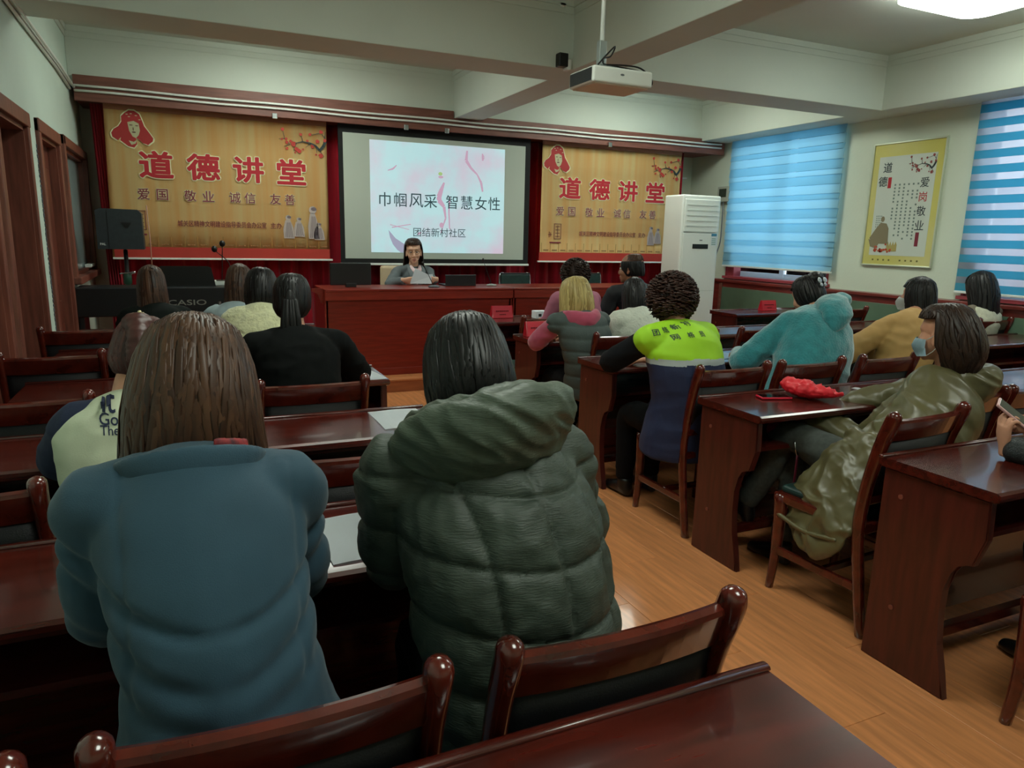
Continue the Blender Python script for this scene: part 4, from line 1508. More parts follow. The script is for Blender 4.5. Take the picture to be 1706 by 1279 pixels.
def hair(root, hc, HM, style, cols, n=160, op=62, line=.055, k=1.0, g=.8, width=.010, wild=.02, curl=0.0, flare=0.0, seed=1, rough=.42, gather=None):
    rnd = random.Random(seed)
    c1, c2 = HAIR[cols]
    m = hair_mat('hair_' + cols, c1, c2, rough)
    pr = PROF[style] if isinstance(style, str) else style
    T = np.linspace(0, 1, len(pr))
    A = np.array(pr)
    up, wz = HM @ V(0, 0, 1), V(0, 0, 1)

    def pos(phi, t, s=1.0):
        z, rx, ry, yc = [float(np.interp(t, T, A[:, i])) for i in range(4)]
        x = math.sin(phi) * rx * s
        y = math.cos(phi) * ry * s + yc
        if t > .75:
            q = (t - .75) * 4
            x *= 1 + flare * q
        d = up if z >= 0 else up.lerp(wz, g * min(1, -z / .12)).normalized()
        if z >= 0:
            return hc + (HM @ V(x, y, 0) + up * z) * k
        return hc + (HM @ V(x, y, 0) + d * z) * k

    oprad = math.radians(op)
    bm = bmesh.new()
    uvl = bm.loops.layers.uv.new('UVMap')
    NP, NT = 44, 20
    grid = {}
    fs = []
    for i in range(NP):
        for j in range(NT + 1):
            grid[i, j] = bm.verts.new(pos(2 * math.pi * i / NP, j / NT * .97, .97))
    for i in range(NP):
        ph = (2 * math.pi * (i + .5) / NP + math.pi) % (2 * math.pi) - math.pi
        for j in range(NT):
            zz = float(np.interp((j + .5) / NT, T, A[:, 0]))
            if abs(ph) < oprad and zz < line:
                continue
            f = bm.faces.new((grid[i, j], grid[(i + 1) % NP, j], grid[(i + 1) % NP, j + 1], grid[i, j + 1]))
            fs.append(f)
            for l, (a, b) in zip(f.loops, ((i, j), (i + 1, j), (i + 1, j + 1), (i, j + 1))):
                l[uvl].uv = (a / NP, b / NT)
    loose = [v for v in bm.verts if not v.link_faces]
    bmesh.ops.delete(bm, geom=loose, context='VERTS')
    bmesh.ops.recalc_face_normals(bm, faces=bm.faces)
    bmesh.ops.solidify(bm, geom=list(bm.faces), thickness=.008)
    for q in range(n):
        ph0 = rnd.uniform(-math.pi, math.pi)
        if abs(ph0) < oprad * .95:
            if rnd.random() < .5:
                continue
            t1 = float(np.interp(-line, -A[:, 0], T))
            t0 = rnd.uniform(0.02, t1 * .4)
        else:
            t0 = rnd.uniform(0.0, .55) ** 1.3
            t1 = rnd.uniform(.90, 1.03)
        dph = rnd.uniform(-wild, wild) * 6
        s0 = rnd.uniform(.978, 1.008)
        fr = rnd.uniform(0, 6.28)
        st = []
        N = 9
        for i in range(N):
            u = i / (N - 1)
            t = t0 + (t1 - t0) * u
            ph = ph0 + dph * u + wild * math.sin(u * 5 + fr) + curl * math.sin(u * 14 + fr)
            s = s0 * (1 + wild * .35 * math.sin(u * 4 + fr * 2))
            p = pos(ph, min(t, 1), s)
            if t > 1:
                p = p - wz * (t - 1) * .1
            wd_ = width * k * (min(1, u * 4 + .15)) * (1 if u < .75 else max(.12, (1 - u) * 4))
            st.append((p, wd_ * 1.25, .0017 * k))
        tang = (HM @ V(math.cos(ph0), -math.sin(ph0), 0))
        loft(bm, st, side=tang, n=6, uvl=uvl, u0=rnd.random(), cap=False)
    return obj('hair', bm, m, root, True)


def curls(root, hc, HM, cols, r=(.115, .12, .12), n=330, seed=2, c=V(0, -.02, .02), zmin=-.11, tube=.0042, op=50):
    rnd = random.Random(seed)
    c1, c2 = HAIR[cols]
    bm = bmesh.new()
    uvl = bm.loops.layers.uv.new('UVMap')
    bmesh.ops.create_uvsphere(bm, u_segments=20, v_segments=14, radius=1,
                              matrix=Matrix.Translation(hc + HM @ c) @ HM.to_4x4() @ Matrix.Diagonal((r[0] * .90, r[1] * .92, r[2] * .92, 1)))
    for q in range(n):
        d = V(rnd.gauss(0, 1), rnd.gauss(0, 1), rnd.gauss(0, 1)).normalized()
        ph = math.degrees(math.atan2(d.x, d.y))
        if abs(ph) < op and d.z < .45:
            continue
        p = V(d.x * r[0], d.y * r[1], d.z * r[2])
        if p.z < zmin:
            continue
        down = V(0, 0, -1) - d * (-d.z)
        tn = (down if down.length > .2 else d.orthogonal()).normalized()
        sd = d.cross(tn)
        st = []
        L = rnd.uniform(.03, .055)
        rr = rnd.uniform(.009, .015)
        f = rnd.uniform(0, 6)
        for i in range(14):
            a = i * .95 + f
            u = i / 13
            q_ = p * rnd.uniform(.99, 1.0) + tn * (L * (u - .5)) + d * (math.cos(a) * rr - .002) + sd * math.sin(a) * rr
            st.append((hc + HM @ (q_ + c), tube * (1 - .5 * abs(2 * u - 1))))
        loft(bm, st, n=5, uvl=uvl, u0=rnd.random(), cap=False)
    return obj('hair', bm, hair_mat('hair_' + cols, c1, c2), root, True)


def head_pieces(bm, hc, HM, k=1.0, mask=False, female=True):
    R4 = HM
    def e(c, r, rot=None, seg=16):
        ell(bm, hc + HM @ (V(*c) * k), tuple(q * k for q in r), (HM @ rot) if rot else HM, seg)
    e((0, -.012, .035), (.073, .092, .082), seg=24)
    e((0, .022, -.025), (.062, .066, .082), seg=22)
    e((0, .045, -.072), (.042, .042, .040))
    e((0, .070, -.098), (.020, .018, .017))
    e((0, .054, .030), (.052, .032, .030))
    for s in (-1, 1):
        e((s * .036, .055, -.035), (.026, .026, .026))
        e((s * .0745, -.004, -.018), (.007, .019, .031), Matrix.Rotation(s * .35, 3, 'Z'))
        e((s * .076, -.008, .002), (.008, .014, .014))
        e((s * .075, .0, -.04), (.008, .008, .011))
        e((s * .012, .088, -.043), (.007, .009, .007), seg=10)
    limb(bm, [(hc + HM @ (V(0, .080, .012) * k), .007 * k), (hc + HM @ (V(0, .090, -.01) * k), .008 * k), (hc + HM @ (V(0, .100, -.034) * k), .010 * k), (hc + HM @ (V(0, .098, -.042) * k), .008 * k)], n=10)
    limb(bm, [(hc + HM @ (V(-.02, .083, -.068) * k), .004 * k), (hc + HM @ (V(0, .089, -.066) * k), .007 * k), (hc + HM @ (V(.02, .083, -.068) * k), .004 * k)], n=8)
    limb(bm, [(hc + HM @ (V(-.016, .082, -.078) * k), .004 * k), (hc + HM @ (V(0, .087, -.078) * k), .007 * k), (hc + HM @ (V(.016, .082, -.078) * k), .004 * k)], n=8)


def face_parts(root, hc, HM, k=1.0, lipm=M_lip, glasses=False, skinm=M_skin2):
    for s in (-1, 1):
        bm = bmesh.new()
        ell(bm, hc + HM @ (V(s * .030, .0725, .002) * k), (.015 * k, .0115 * k, .0085 * k), HM, 12)
        e_ = obj('eye', bm, M_eye, root, True)
        bm = bmesh.new()
        ell(bm, hc + HM @ (V(s * .030, .0815, .001) * k), (.0062 * k, .0035 * k, .0062 * k), HM, 10)
        obj('iris', bm, M_iris, e_, True)
        bm = bmesh.new()
        limb(bm, [(hc + HM @ (V(s * .014, .083, .004) * k), .0012), (hc + HM @ (V(s * .03, .0845, .010) * k), .0018), (hc + HM @ (V(s * .046, .076, .004) * k), .0012)], n=6)
        obj('eyelid_line', bm, M_iris, e_, True)
        bm = bmesh.new()
        limb(bm, [(hc + HM @ (V(s * .012, .0875, .023) * k), .0022), (hc + HM @ (V(s * .032, .087, .029) * k), .0028), (hc + HM @ (V(s * .052, .073, .024) * k), .0014)], n=6)
        obj('eyebrow', bm, hair_mat('hair_black', *HAIR['black']), root, True)
    bm = bmesh.new()
    limb(bm, [(hc + HM @ (V(-.023, .082, -.071) * k), .002), (hc + HM @ (V(-.006, .092, -.065) * k), .0045), (hc + HM @ (V(.006, .092, -.065) * k), .0045), (hc + HM @ (V(.023, .082, -.071) * k), .002)], n=8)
    limb(bm, [(hc + HM @ (V(-.019, .083, -.077) * k), .002), (hc + HM @ (V(0, .091, -.081) * k), .0058), (hc + HM @ (V(.019, .083, -.077) * k), .002)], n=8)
    obj('lips', blob(bm, .0025, 2), lipm, root)
    if glasses:
        g_ = bmesh.new()
        for s in (-1, 1):
            ring = [(hc + HM @ (V(s * .031 + .0235 * math.cos(a), .092 - .006 * abs(math.cos(a)) ** 2, .0 + .018 * math.sin(a)) * k), .0019) for a in [i * math.pi / 9 for i in range(19)]]
            loft(g_, ring, n=6)
            loft(g_, [(hc + HM @ (V(s * .054, .086, .006) * k), .0013), (hc + HM @ (V(s * .074, .05, .006) * k), .0013), (hc + HM @ (V(s * .077, .0, .004) * k), .0013)], n=6)
        loft(g_, [(hc + HM @ (V(-.008, .092, .004) * k), .0013), (hc + HM @ (V(.008, .092, .004) * k), .0013)], n=6)
        obj('glasses', g_, mat('gold_rim', '#8a6b3c', .3, metal=.8), root, True)


def hand_pieces(bm, wr, d, pn, side, curl=.5, k=1.0, spread=1.0, thumb_in=.5):
    """wr wrist, d pointing direction, pn palm normal (palm side), side +1: thumb lies towards d x pn"""
    d = d.normalized()
    pn = (pn - d * pn.dot(d)).normalized()
    t = d.cross(pn).normalized() * side
    F = lambda a, b, c: wr + (d * a + t * b + pn * c) * k
    limb(bm, [(F(-.03, 0, 0), .026 * k, .019 * k), (F(.01, 0, 0), .028 * k, .017 * k), (F(.05, .002, 0), .040 * k, .015 * k), (F(.088, .0, .003), .039 * k, .012 * k)], n=14, side=t)
    for i, (b, L) in enumerate(((.030, .068), (.010, .076), (-.011, .070), (-.030, .054))):
        c = curl * (1 + .12 * i)
        p = V(.082, b, .003)
        a = c * .35
        pts = [(F(.06, b * .9, .0), .0095 * k), (F(*p), .0092 * k)]
        r = .0086
        for sg in (.42, .32, .26):
            p = p + V(math.cos(a) * L * sg, b * .25 * spread * sg, math.sin(a) * L * sg)
            pts.append((F(*p), r * k))
            r -= .0009
            a += c * .95
        limb(bm, pts, n=8, sub=3)
    th = [(F(.015, .022, .004), .013 * k), (F(.042, .044, .012), .0125 * k), (F(.066, .056 - .012 * thumb_in, .026), .0105 * k), (F(.088, .058 - .028 * thumb_in, .036), .0085 * k)]
    limb(bm, th, n=8, sub=3)


def quilt(cx, cz, amp=.012, px=.12, pz=.11, ax=V(1, 0, 0)):
    def f(co, no):
        u = co.dot(ax) / px + .15 * math.sin(co.z * 6)
        v = co.z / pz + .10 * math.sin(co.dot(ax) * 9 + .5)
        su = abs(math.sin(math.pi * u))
        sv = abs(math.sin(math.pi * v))
        q = min(su ** .35, sv ** .35)
        return amp * (q - .8) * 1.6 + .0035 * noise.noise(co * 38) + .004 * noise.noise(V(co.x * 30, co.y * 30, co.z * 12)) * (1.2 - q) + .007 * noise.noise(co * 9)
    return f


def folds(a=.006, f=14, dirv=V(.5, .5, 1.4)):
    def g(co, no):
        q = V(co.x * f * dirv.x, co.y * f * dirv.y, co.z * f * dirv.z)
        n_ = noise.noise(q)
        return a * (1 - 2.2 * abs(n_)) + a * .6 * noise.noise(co * f * 2.3)
    return g


def person(label, hip, neck, head, yaw=0, hyaw=0, hpitch=0, hroll=0, sw=.16, elbows=None, wrists=None, knees=None, feet=None,
           top=M_black, tvox=.012, tthick=.012, stations=None, tdisp=None, sleeve=None, slev_t=None, legm=None, shoem=M_pitch,
           skin=M_skin, bvox=.011, hands=True, hk=1.0, hand_curl=.55, pnorm=None, face=False, hood=None, topname='jacket', bulge=.045,
           glasses=False, collar=None, legs=True, handdir=None, k=1.0, shdrop=.055, extra_top=None, caps=False):
    S = V(math.cos(math.radians(yaw)), math.sin(math.radians(yaw)), 0)
    Fd = V(-S.y, S.x, 0)
    root = thing('person', label, 'person', (hip.x, hip.y, 0))
    inv = Matrix.Translation((-hip.x, -hip.y, 0))
    HM = frame(hyaw, hpitch, hroll)
    up = (neck - hip).normalized()

    def spine(s):
        return hip.lerp(neck, s) - Fd * bulge * math.sin(math.pi * s)

    shs = [neck - up * shdrop + S * sw * q for q in (-1, 1)]
    if elbows is None:
        elbows = [shs[0] - S * .06 + Fd * .08 - V(0, 0, .24), shs[1] + S * .06 + Fd * .08 - V(0, 0, .24)]
    if wrists is None:
        wrists = [elbows[0] + Fd * .2 + S * .08 + V(0, 0, .02), elbows[1] + Fd * .2 - S * .08 + V(0, 0, .02)]
    if knees is None:
        knees = [hip + Fd * .42 - S * .09 - V(0, 0, .04), hip + Fd * .42 + S * .09 - V(0, 0, .04)]
    if feet is None:
        feet = [V(q.x, q.y, .08) + Fd * .02 for q in knees]
    # --- body
    bm = bmesh.new()
    body_st = [(0, .135, .10), (.3, .115, .085), (.6, .13, .095), (.82, .125, .085), (.95, .075, .06), (1.0, .052, .052)]
    limb(bm, [(spine(s), a, b) for s, a, b in body_st], n=16, side=S)
    hn = head + HM @ V(0, -.02, -.06) * k
    limb(bm, [(neck - up * .04, .056, .056), (neck.lerp(hn, .5), .050, .050), (hn, .05, .05)], n=14)
    for i in (0, 1):
        sh, el, wr = shs[i], elbows[i], wrists[i]
        limb(bm, [(spine(.88), .05), (sh, .048), (sh.lerp(el, .5), .042), (el, .034), (el.lerp(wr, .4), .034), (wr, .024)], n=10)
        if legs:
            hp = hip + S * (.085 * (-1, 1)[i])
            limb(bm, [(hp, .08), (hp.lerp(knees[i], .5), .07), (knees[i], .052), (knees[i].lerp(feet[i], .4), .05), (feet[i], .034)], n=10)
    head_pieces(bm, head, HM, k)
    me = blob(bm, bvox, 3 if bvox > .006 else 2)
    me.transform(inv)
    bmj = bmesh.new()
    bmj.from_mesh(me)
    if hands:
        for i in (0, 1):
            hb = bmesh.new()
            dd = (wrists[i] - elbows[i]).normalized() if not handdir else handdir[i].normalized()
            pn = pnorm[i] if pnorm else V(0, 0, -1)
            # thumb points to the body's midline
            tdir = dd.cross(pn)
            sgn = 1 if tdir.dot(S * (1, -1)[i]) > 0 else -1
            hand_pieces(hb, wrists[i], dd, pn, sgn, hand_curl, hk)
            hm_ = blob(hb, .0045, 1)
            hm_.transform(inv)
            bmj.from_mesh(hm_)
    bodyo = obj('body', bmj, skin, root, True)
    R = {'root': root, 'HM': HM, 'S': S, 'F': Fd, 'inv': inv, 'shs': shs, 'head': head, 'spine': spine}
    if face:
        bm0 = set(bpy.data.objects)
        face_parts(root, head - V(hip.x, hip.y, 0), HM, k, glasses=glasses)
    # --- top
    st = stations or [(0, .165, .125), (.3, .145, .115), (.6, .16, .125), (.82, .165, .11), (.93, .11, .085), (1.0, .07, .066)]
    st = [(spine(s[0]) + (s[3] if len(s) > 3 else V(0, 0, 0)), s[1] + tthick, s[2] + tthick) for s in st]
    bm = bmesh.new()
    limb(bm, st, n=26, side=S)
    stt = tthick if slev_t is None else slev_t
    def sleeves(bq):
        for i in (0, 1):
            sh, el, wr = shs[i], elbows[i], wrists[i]
            limb(bq, [(spine(.80).lerp(sh, .4), .055 + stt, .065 + stt), (sh - up * .006, .047 + stt), (sh.lerp(el, .45) + V(0, 0, .004), .047 + stt), (el, .047 + stt), (el.lerp(wr, .35), .044 + stt), (el.lerp(wr, .93), .031 + stt * .8)], n=16)
            limb(bq, [(spine(.97), .045 + stt * .5), (neck.lerp(sh, .5) - up * .004, .036 + stt * .6), (sh, .042 + stt * .7)], n=14)
    if sleeve is None:
        sleeves(bm)
    else:
        b2 = bmesh.new()
        sleeves(b2)
        m2 = blob(b2, tvox, 4, folds(.004, 12))
        m2.transform(inv)
        obj('sleeve', m2, sleeve, root)
    if caps:
        for i in (0, 1):
            sh = shs[i]
            limb(bm, [(spine(.97), .05 + tthick * .6), (neck.lerp(sh, .5), .043 + tthick * .7), (sh + S * (-.012, .012)[i], .052 + tthick * .8), (sh.lerp(elbows[i], .16), .052 + tthick * .7)], n=16)
            limb(bm, [(spine(.70).lerp(sh, .3), .07 + tthick), (sh, .055 + tthick)], n=16)
    if extra_top:
        extra_top(bm, R)
    me = blob(bm, tvox, 5, tdisp or folds(.005, 11))
    me.transform(inv)
    R['top'] = obj(topname, me, top, root)
    # --- trousers and shoes
    if legs:
        lm = legm or mat('black_trousers', '#0b0c0f', .9, var=.1, scale=20, spec=.15)
        bm = bmesh.new()
        ell(bm, hip - V(0, 0, .0), (.16, .13, .10), frame(yaw), 18)
        for i in (0, 1):
            hp = hip + S * (.085 * (-1, 1)[i])
            limb(bm, [(hp, .092), (hp.lerp(knees[i], .5), .086), (knees[i], .068), (knees[i].lerp(feet[i], .4), .064), (feet[i].lerp(knees[i], .08), .052)], n=14)
        me = blob(bm, .014, 4, folds(.004, 12))
        me.transform(inv)
        R['legs'] = obj('trousers', me, lm, root)
        for i in (0, 1):
            bm = bmesh.new()
            f = feet[i]
            fz = f - V(0, 0, f.z) if f.z < .14 else f - V(0, 0, .08)
            limb(bm, [(fz + V(0, 0, .05) - Fd * .05, .036, .045), (fz + V(0, 0, .045) + Fd * .04, .040, .042), (fz + V(0, 0, .032) + Fd * .12, .042, .028), (fz + V(0, 0, .026) + Fd * .17, .028, .02)], n=14, side=S)
            limb(bm, [(fz + V(0, 0, .05) - Fd * .01, .045, .05), (fz + V(0, 0, .11) - Fd * .01, .045, .05)], n=14)
            me = blob(bm, .009, 3)
            for v in me.vertices:
                v.co.z = max(v.co.z, .004 if f.z < .14 else -1)
            me.transform(inv)
            obj('shoe', me, shoem, root)
    if hood:
        hood(R)
    return R


def addpart(R, name, bm, m, voxel=.01, smooth=4, disp=None):
    me = blob(bm, voxel, smooth, disp)
    me.transform(R['inv'])
    return obj(name, me, m, R['root'])


def hairfix(R, fn, *a, **kw):
    """build hair in world space then move it under its person"""
    o = fn(None, R['head'], R['HM'], *a, **kw)
    o.data.transform(R['inv'])
    o.parent = R['root']
    return o


def decal(R, target, s, cen, right, upv, h, m, off=.0, name='lettering', lift=.004, sx=1.0):
    """printed lettering laid on a garment: every vertex dropped onto the cloth along its normal direction"""
    o = text(name, s, None, (0, 0, 0), (0, 0, 0), m, None, h=h, ext=0, off=off, sx=sx)
    if o is None:
        return
    me = o.data
    bm = bmesh.new()
    bm.from_mesh(me)
    bmesh.ops.triangulate(bm, faces=bm.faces)
    for _ in range(2):
        es = [e for e in bm.edges if e.calc_length() > h * .12]
        if es:
            bmesh.ops.subdivide_edges(bm, edges=es, cuts=1)
            bmesh.ops.triangulate(bm, faces=bm.faces)
    tb_ = bmesh.new()
    tb_.from_mesh(target.data)
    bv = BVHTree.FromBMesh(tb_)
    right = right.normalized()
    upv = (upv - right * upv.dot(right)).normalized()
    nn = right.cross(upv).normalized()
    c = R['inv'] @ cen
    for v in bm.verts:
        p = c + right * v.co.x + upv * v.co.y
        zz = v.co.z * 1.5
        hit = bv.ray_cast(p + nn * .4, -nn)
        v.co = (hit[0] if hit[0] else p) + nn * (lift + zz)
    bm.to_mesh(me)
    bm.free()
    tb_.free()
    o.parent = R['root']
    return o


# ---- woman in blue coat (foreground left)
def blue_folds(co, no):
    x, z = co.x - .01, co.z
    d = .006 * noise.noise(V(co.x * 5, co.y * 5, co.z * 9)) + .004 * noise.noise(V(co.x * 13, co.y * 9, co.z * 16))
    # drawn creases between the arm holes, sagging towards the middle
    for (z0, sag, w_, a_) in ((.965, .05, .012, .010), (.90, .07, .017, .009), (.82, .05, .02, .006)):
        zc_ = z0 - sag * (1 - (x / .16) ** 2)
        d -= a_ * math.exp(-((z - zc_) / w_) ** 2) * min(1, abs(x) / .06 + .25)
    # arm hole seams and long skirt folds
    for sx_ in (-.128, .132):
        if .80 < z < 1.12:
            d -= .004 * math.exp(-((x - sx_) / .006) ** 2)
    if z < .82:
        d += .012 * min(1, (.82 - z) * 5) * math.sin(x * 24 + 2.2 * math.sin(x * 9))
    return d


M_bluecoat = mat('blue_wool', '#2c4a5b', .85, var=.06, scale=6, bump=.15, bscale=500, sheen=.15)
nk = W(320, 765, y=1.27)
R = person('woman in a blue wool coat with brown bob hair, foreground left, seen from behind',
           V(.035, 1.14, .56), nk, W(324, 652, y=1.37), hpitch=-25, hroll=3, sw=.150, hyaw=-4,
           elbows=[V(-.165, 1.30, .86), V(.165, 1.33, .86)], wrists=[V(-.12, 1.53, .80), V(.14, 1.55, .80)],
           top=M_bluecoat, tvox=.0075, tthick=.014, slev_t=.014, topname='coat', bulge=.05,
           stations=[(-.62, .42, .22, V(-.05, .02, -.02)), (-.30, .385, .22, V(-.065, .01, 0)), (-.05, .26, .165, V(-.02, 0, 0)), (.25, .155, .125), (.6, .145, .12), (.82, .148, .10), (.93, .11, .08), (1.0, .085, .07)],
           tdisp=blue_folds,
           bvox=.012, shdrop=.05)
# folded collar
bm = bmesh.new()
cc = nk + V(0, -.010, -.012)
limb(bm, [(cc + V(-.105, .03, -.012), .012, .030), (cc + V(-.075, -.045, .004), .016, .042), (cc + V(0, -.070, .012), .017, .048), (cc + V(.075, -.045, .006), .016, .042), (cc + V(.105, .03, -.010), .012, .030)], n=14, side=(0, -.5, -.02), sub=5)
addpart(R, 'collar', bm, M_bluecoat, .0055, 3)
hairfix(R, hair, 'bob', 'brown', n=680, width=.0056, k=1.06, wild=.06, g=.75, seed=11, flare=.12, op=50)
bm = bmesh.new()
limb(bm, [(nk + V(.035, -.062, .045), .008, .004), (nk + V(.068, -.045, .030), .014, .006), (nk + V(.085, -.02, .02), .015, .006)], n=8, side=(0, 0, 1))
sc_o = addpart(R, 'scarf', bm, mat('scarf_print', '#1c2530', .7, c2='#b03a3a', scale=45), .004, 1)

# ---- woman in dark green puffer (foreground centre)
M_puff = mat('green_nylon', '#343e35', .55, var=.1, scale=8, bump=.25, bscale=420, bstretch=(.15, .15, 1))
nk = W(790, 722, y=1.27)
R = person('woman in a dark green quilted hooded puffer coat with short black hair, foreground centre',
           V(.575, 1.14, .56), nk, W(776, 620, y=1.40), hpitch=-30, hroll=4, sw=.175, hyaw=4,
           elbows=[V(.355, 1.34, .86), V(.765, 1.32, .85)], wrists=[V(.46, 1.55, .80), V(.66, 1.56, .80)],
           top=M_puff, tvox=.0065, tthick=.03, slev_t=.026, topname='puffer_coat', bulge=.055,
           stations=[(-.30, .18, .17), (-.05, .178, .16), (.25, .17, .145), (.6, .168, .14), (.82, .16, .115), (.93, .11, .085), (1.0, .075, .065)],
           tdisp=quilt(.58, 0, .013, .125, .118, V(.98, .2, 0)), bvox=.012)
bm = bmesh.new()
hcn = W(800, 735, y=1.15)
sl_ = V(.93, -.05, .30).normalized()
limb(bm, [(W(655, 762, y=1.25), .02, .018), (W(702, 748, y=1.19), .062, .036), (W(775, 742, y=1.145), .095, .052), (W(840, 733, y=1.14), .115, .056), (W(900, 712, y=1.17), .100, .048), (W(925, 700, y=1.22), .055, .032)], n=22, side=(0.1, -.45, .9), sub=5)
limb(bm, [(W(690, 705, y=1.30), .02, .03), (W(740, 690, y=1.225), .026, .035), (W(800, 680, y=1.20), .03, .035), (W(868, 660, y=1.23), .03, .035), (W(890, 665, y=1.29), .02, .03)], n=16, side=(0, .3, 1), sub=4)
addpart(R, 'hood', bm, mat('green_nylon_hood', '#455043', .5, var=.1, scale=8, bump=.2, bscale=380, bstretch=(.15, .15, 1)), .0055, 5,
        lambda co, no: .006 * (1 - 2.4 * abs(noise.noise(V(co.x * 9, co.y * 9, co.z * 34 + co.x * 18)))) + .003 * noise.noise(co * 30))
hairfix(R, hair, 'short', 'black', n=480, width=.0062, k=.98, wild=.035, g=.6, seed=5, op=48)

# ---- woman in white and navy baseball jacket
M_jkw = mat('jacket_white', '#c9cfb4', .85, bump=.1, bscale=200)
M_navy = mat('jacket_navy', '#1d2642', .85, bump=.1, bscale=200)
nk = W(212, 668, y=2.32)
R = person('woman in a white jacket with navy sleeves and printed letters on the back, left side',
           V(-.17, 2.20, .56), nk, W(236, 592, y=2.42), hpitch=-22, hyaw=-10, hroll=10, sw=.125,
           elbows=[V(-.37, 2.42, .82), V(-.02, 2.45, .84)], wrists=[V(-.26, 2.66, .80), V(-.12, 2.66, .80)],
           top=M_jkw, tthick=.02, sleeve=M_navy, slev_t=.022, tvox=.009, tdisp=folds(.005, 10), bvox=.007)
hairfix(R, hair, 'tight', 'reddish', n=220, width=.008, k=1.03, wild=.02, seed=21, op=62)
hm, hd = R['HM'], R['head']
bm = bmesh.new()
ell(bm, hd + hm @ V(0, -.085, .075), (.05, .04, .035), hm, 14)
limb(bm, [(hd + hm @ V(0, -.10, .07), .03), (hd + hm @ V(.02, -.13, .02), .032), (hd + hm @ V(.02, -.14, -.05), .02)], n=12)
o = addpart(R, 'hair_bun', bm, hair_mat('hair_reddish', *HAIR['reddish']), .006, 3, folds(.003, 40))
bm = bmesh.new()
a, b = W(205, 534, y=2.37), W(240, 522, y=2.40)
limb(bm, [(a, .006, .004), (a.lerp(b, .5), .009, .005), (b, .006, .004)], n=8)
for q in (.2, .5, .8):
    ell(bm, a.lerp(b, q) + V(0, 0, .008), (.006, .006, .006), seg=8)
cl_ = obj('hair_clip', bm, mat('pearl_gold', '#d8caa0', .25, metal=.5), R['root'], True)
cl_.data.transform(R['inv'])
rt, upv = V(.97, .06, 0), V(0, -.12, 1)
decal(R, R['top'], 'It', W(180, 680, y=2.15), rt, upv, .042, M_navy, .012, sx=1)
decal(R, R['top'], 'Go', W(181, 701, y=2.15), rt, upv, .026, M_navy, .012)
decal(R, R['top'], 'The', W(183, 715, y=2.15), rt, upv, .020, M_navy, .010)

# ---- woman in black blazer
nk = W(490, 552, y=3.36)
R = person('woman in black blazer with long black ponytail at the end of left desk',
           V(.45, 3.23, .56), nk, W(487, 500, y=3.43), hpitch=-6, hyaw=-14, sw=.175,
           elbows=[V(.21, 3.44, .84), V(.74, 3.46, .83)], wrists=[V(.38, 3.62, .80), V(.66, 3.68, .80)],
           top=mat('black_suit', '#090b0b', .9, var=.1, scale=10, spec=.15), tthick=.018, tvox=.009, topname='blazer', bvox=.007)
hairfix(R, hair, 'tight', 'black', n=220, width=.008, k=1.05, wild=.015, seed=31, op=66)
hm, hd = R['HM'], R['head']
bm = bmesh.new()
uvl = bm.loops.layers.uv.new('UVMap')
rnd = random.Random(4)
base = hd + hm @ V(0.0, -.105, .03)
for q in range(70):
    ox, oy = rnd.uniform(-.03, .03), rnd.uniform(-.018, .018)
    L = rnd.uniform(.24, .30)
    p0 = base
    loft(bm, [(p0 + V(ox * .3, .02, 0), .005), (p0 + V(ox * .9, -.02 + oy, -.03), .008, .004), (p0 + V(ox * 1.3, -.03 + oy, -L * .5), .009, .004), (p0 + V(ox * 1.1 + .01, -.035 + oy, -L * .85), .007, .003), (p0 + V(ox * .8 + .015, -.035 + oy, -L), .002)], n=6, uvl=uvl, u0=rnd.random())
bmesh.ops.create_uvsphere(bm, u_segments=12, v_segments=8, radius=1, matrix=Matrix.Translation(base + V(0, -.02, -.10)) @ Matrix.Diagonal((.034, .022, .12, 1)))
o = obj('ponytail', bm, hair_mat('hair_black', *HAIR['black']), R['root'], True)
o.data.transform(R['inv'])
bm = bmesh.new()
loft(bm, [(hd + hm @ V(.078, -.01, .006), .002), (hd + hm @ V(.077, .03, .008), .002), (hd + hm @ V(.066, .07, .008), .002)], n=6)
o = obj('glasses_temple', bm, mat('beige_rim', '#c9b49a', .4), R['root'], True)
o.data.transform(R['inv'])

# ---- woman in cream fleece
nk = W(436, 512, y=4.32)
R = person('woman in a cream textured fleece top with dark hair, left of the black blazer',
           V(.40, 4.30, .56), nk, W(436, 482, y=4.40), hpitch=-14, hyaw=-12, sw=.15,
           top=mat('cream_fleece', '#cfcfa6', .95, var=.08, scale=30, bump=.9, bscale=70, sheen=.4), tthick=.02, tvox=.011, topname='fleece_top')
hairfix(R, hair, 'short', 'black', n=150, width=.010, k=1.0, seed=41, op=55)

# ---- woman in pale grey-blue top
nk = W(392, 508, y=5.36)
R = person('woman in a pale grey-blue top with a thin black strap, second by keyboard',
           V(.30, 5.32, .56), nk, W(399, 470, y=5.43), hpitch=-12, hyaw=-20, sw=.15,
           top=mat('pale_blue_knit', '#9fb2b8', .85), tthick=.014, topname='top')
hairfix(R, hair, 'long', 'longbrown', n=150, width=.011, k=1.0, seed=51, op=55)
bm = bmesh.new()
shp = R['shs'][0]
limb(bm, [(shp + V(.05, .03, .075), .012, .006), (shp + V(.045, -.09, .02), .012, .006), (shp + V(.06, -.155, -.10), .012, .006), (shp + V(.09, -.165, -.24), .012, .006)], n=8, side=(1, 0, 0))
o = obj('shoulder_strap', bm, M_pitch, R['root'], True)
o.data.transform(R['inv'])

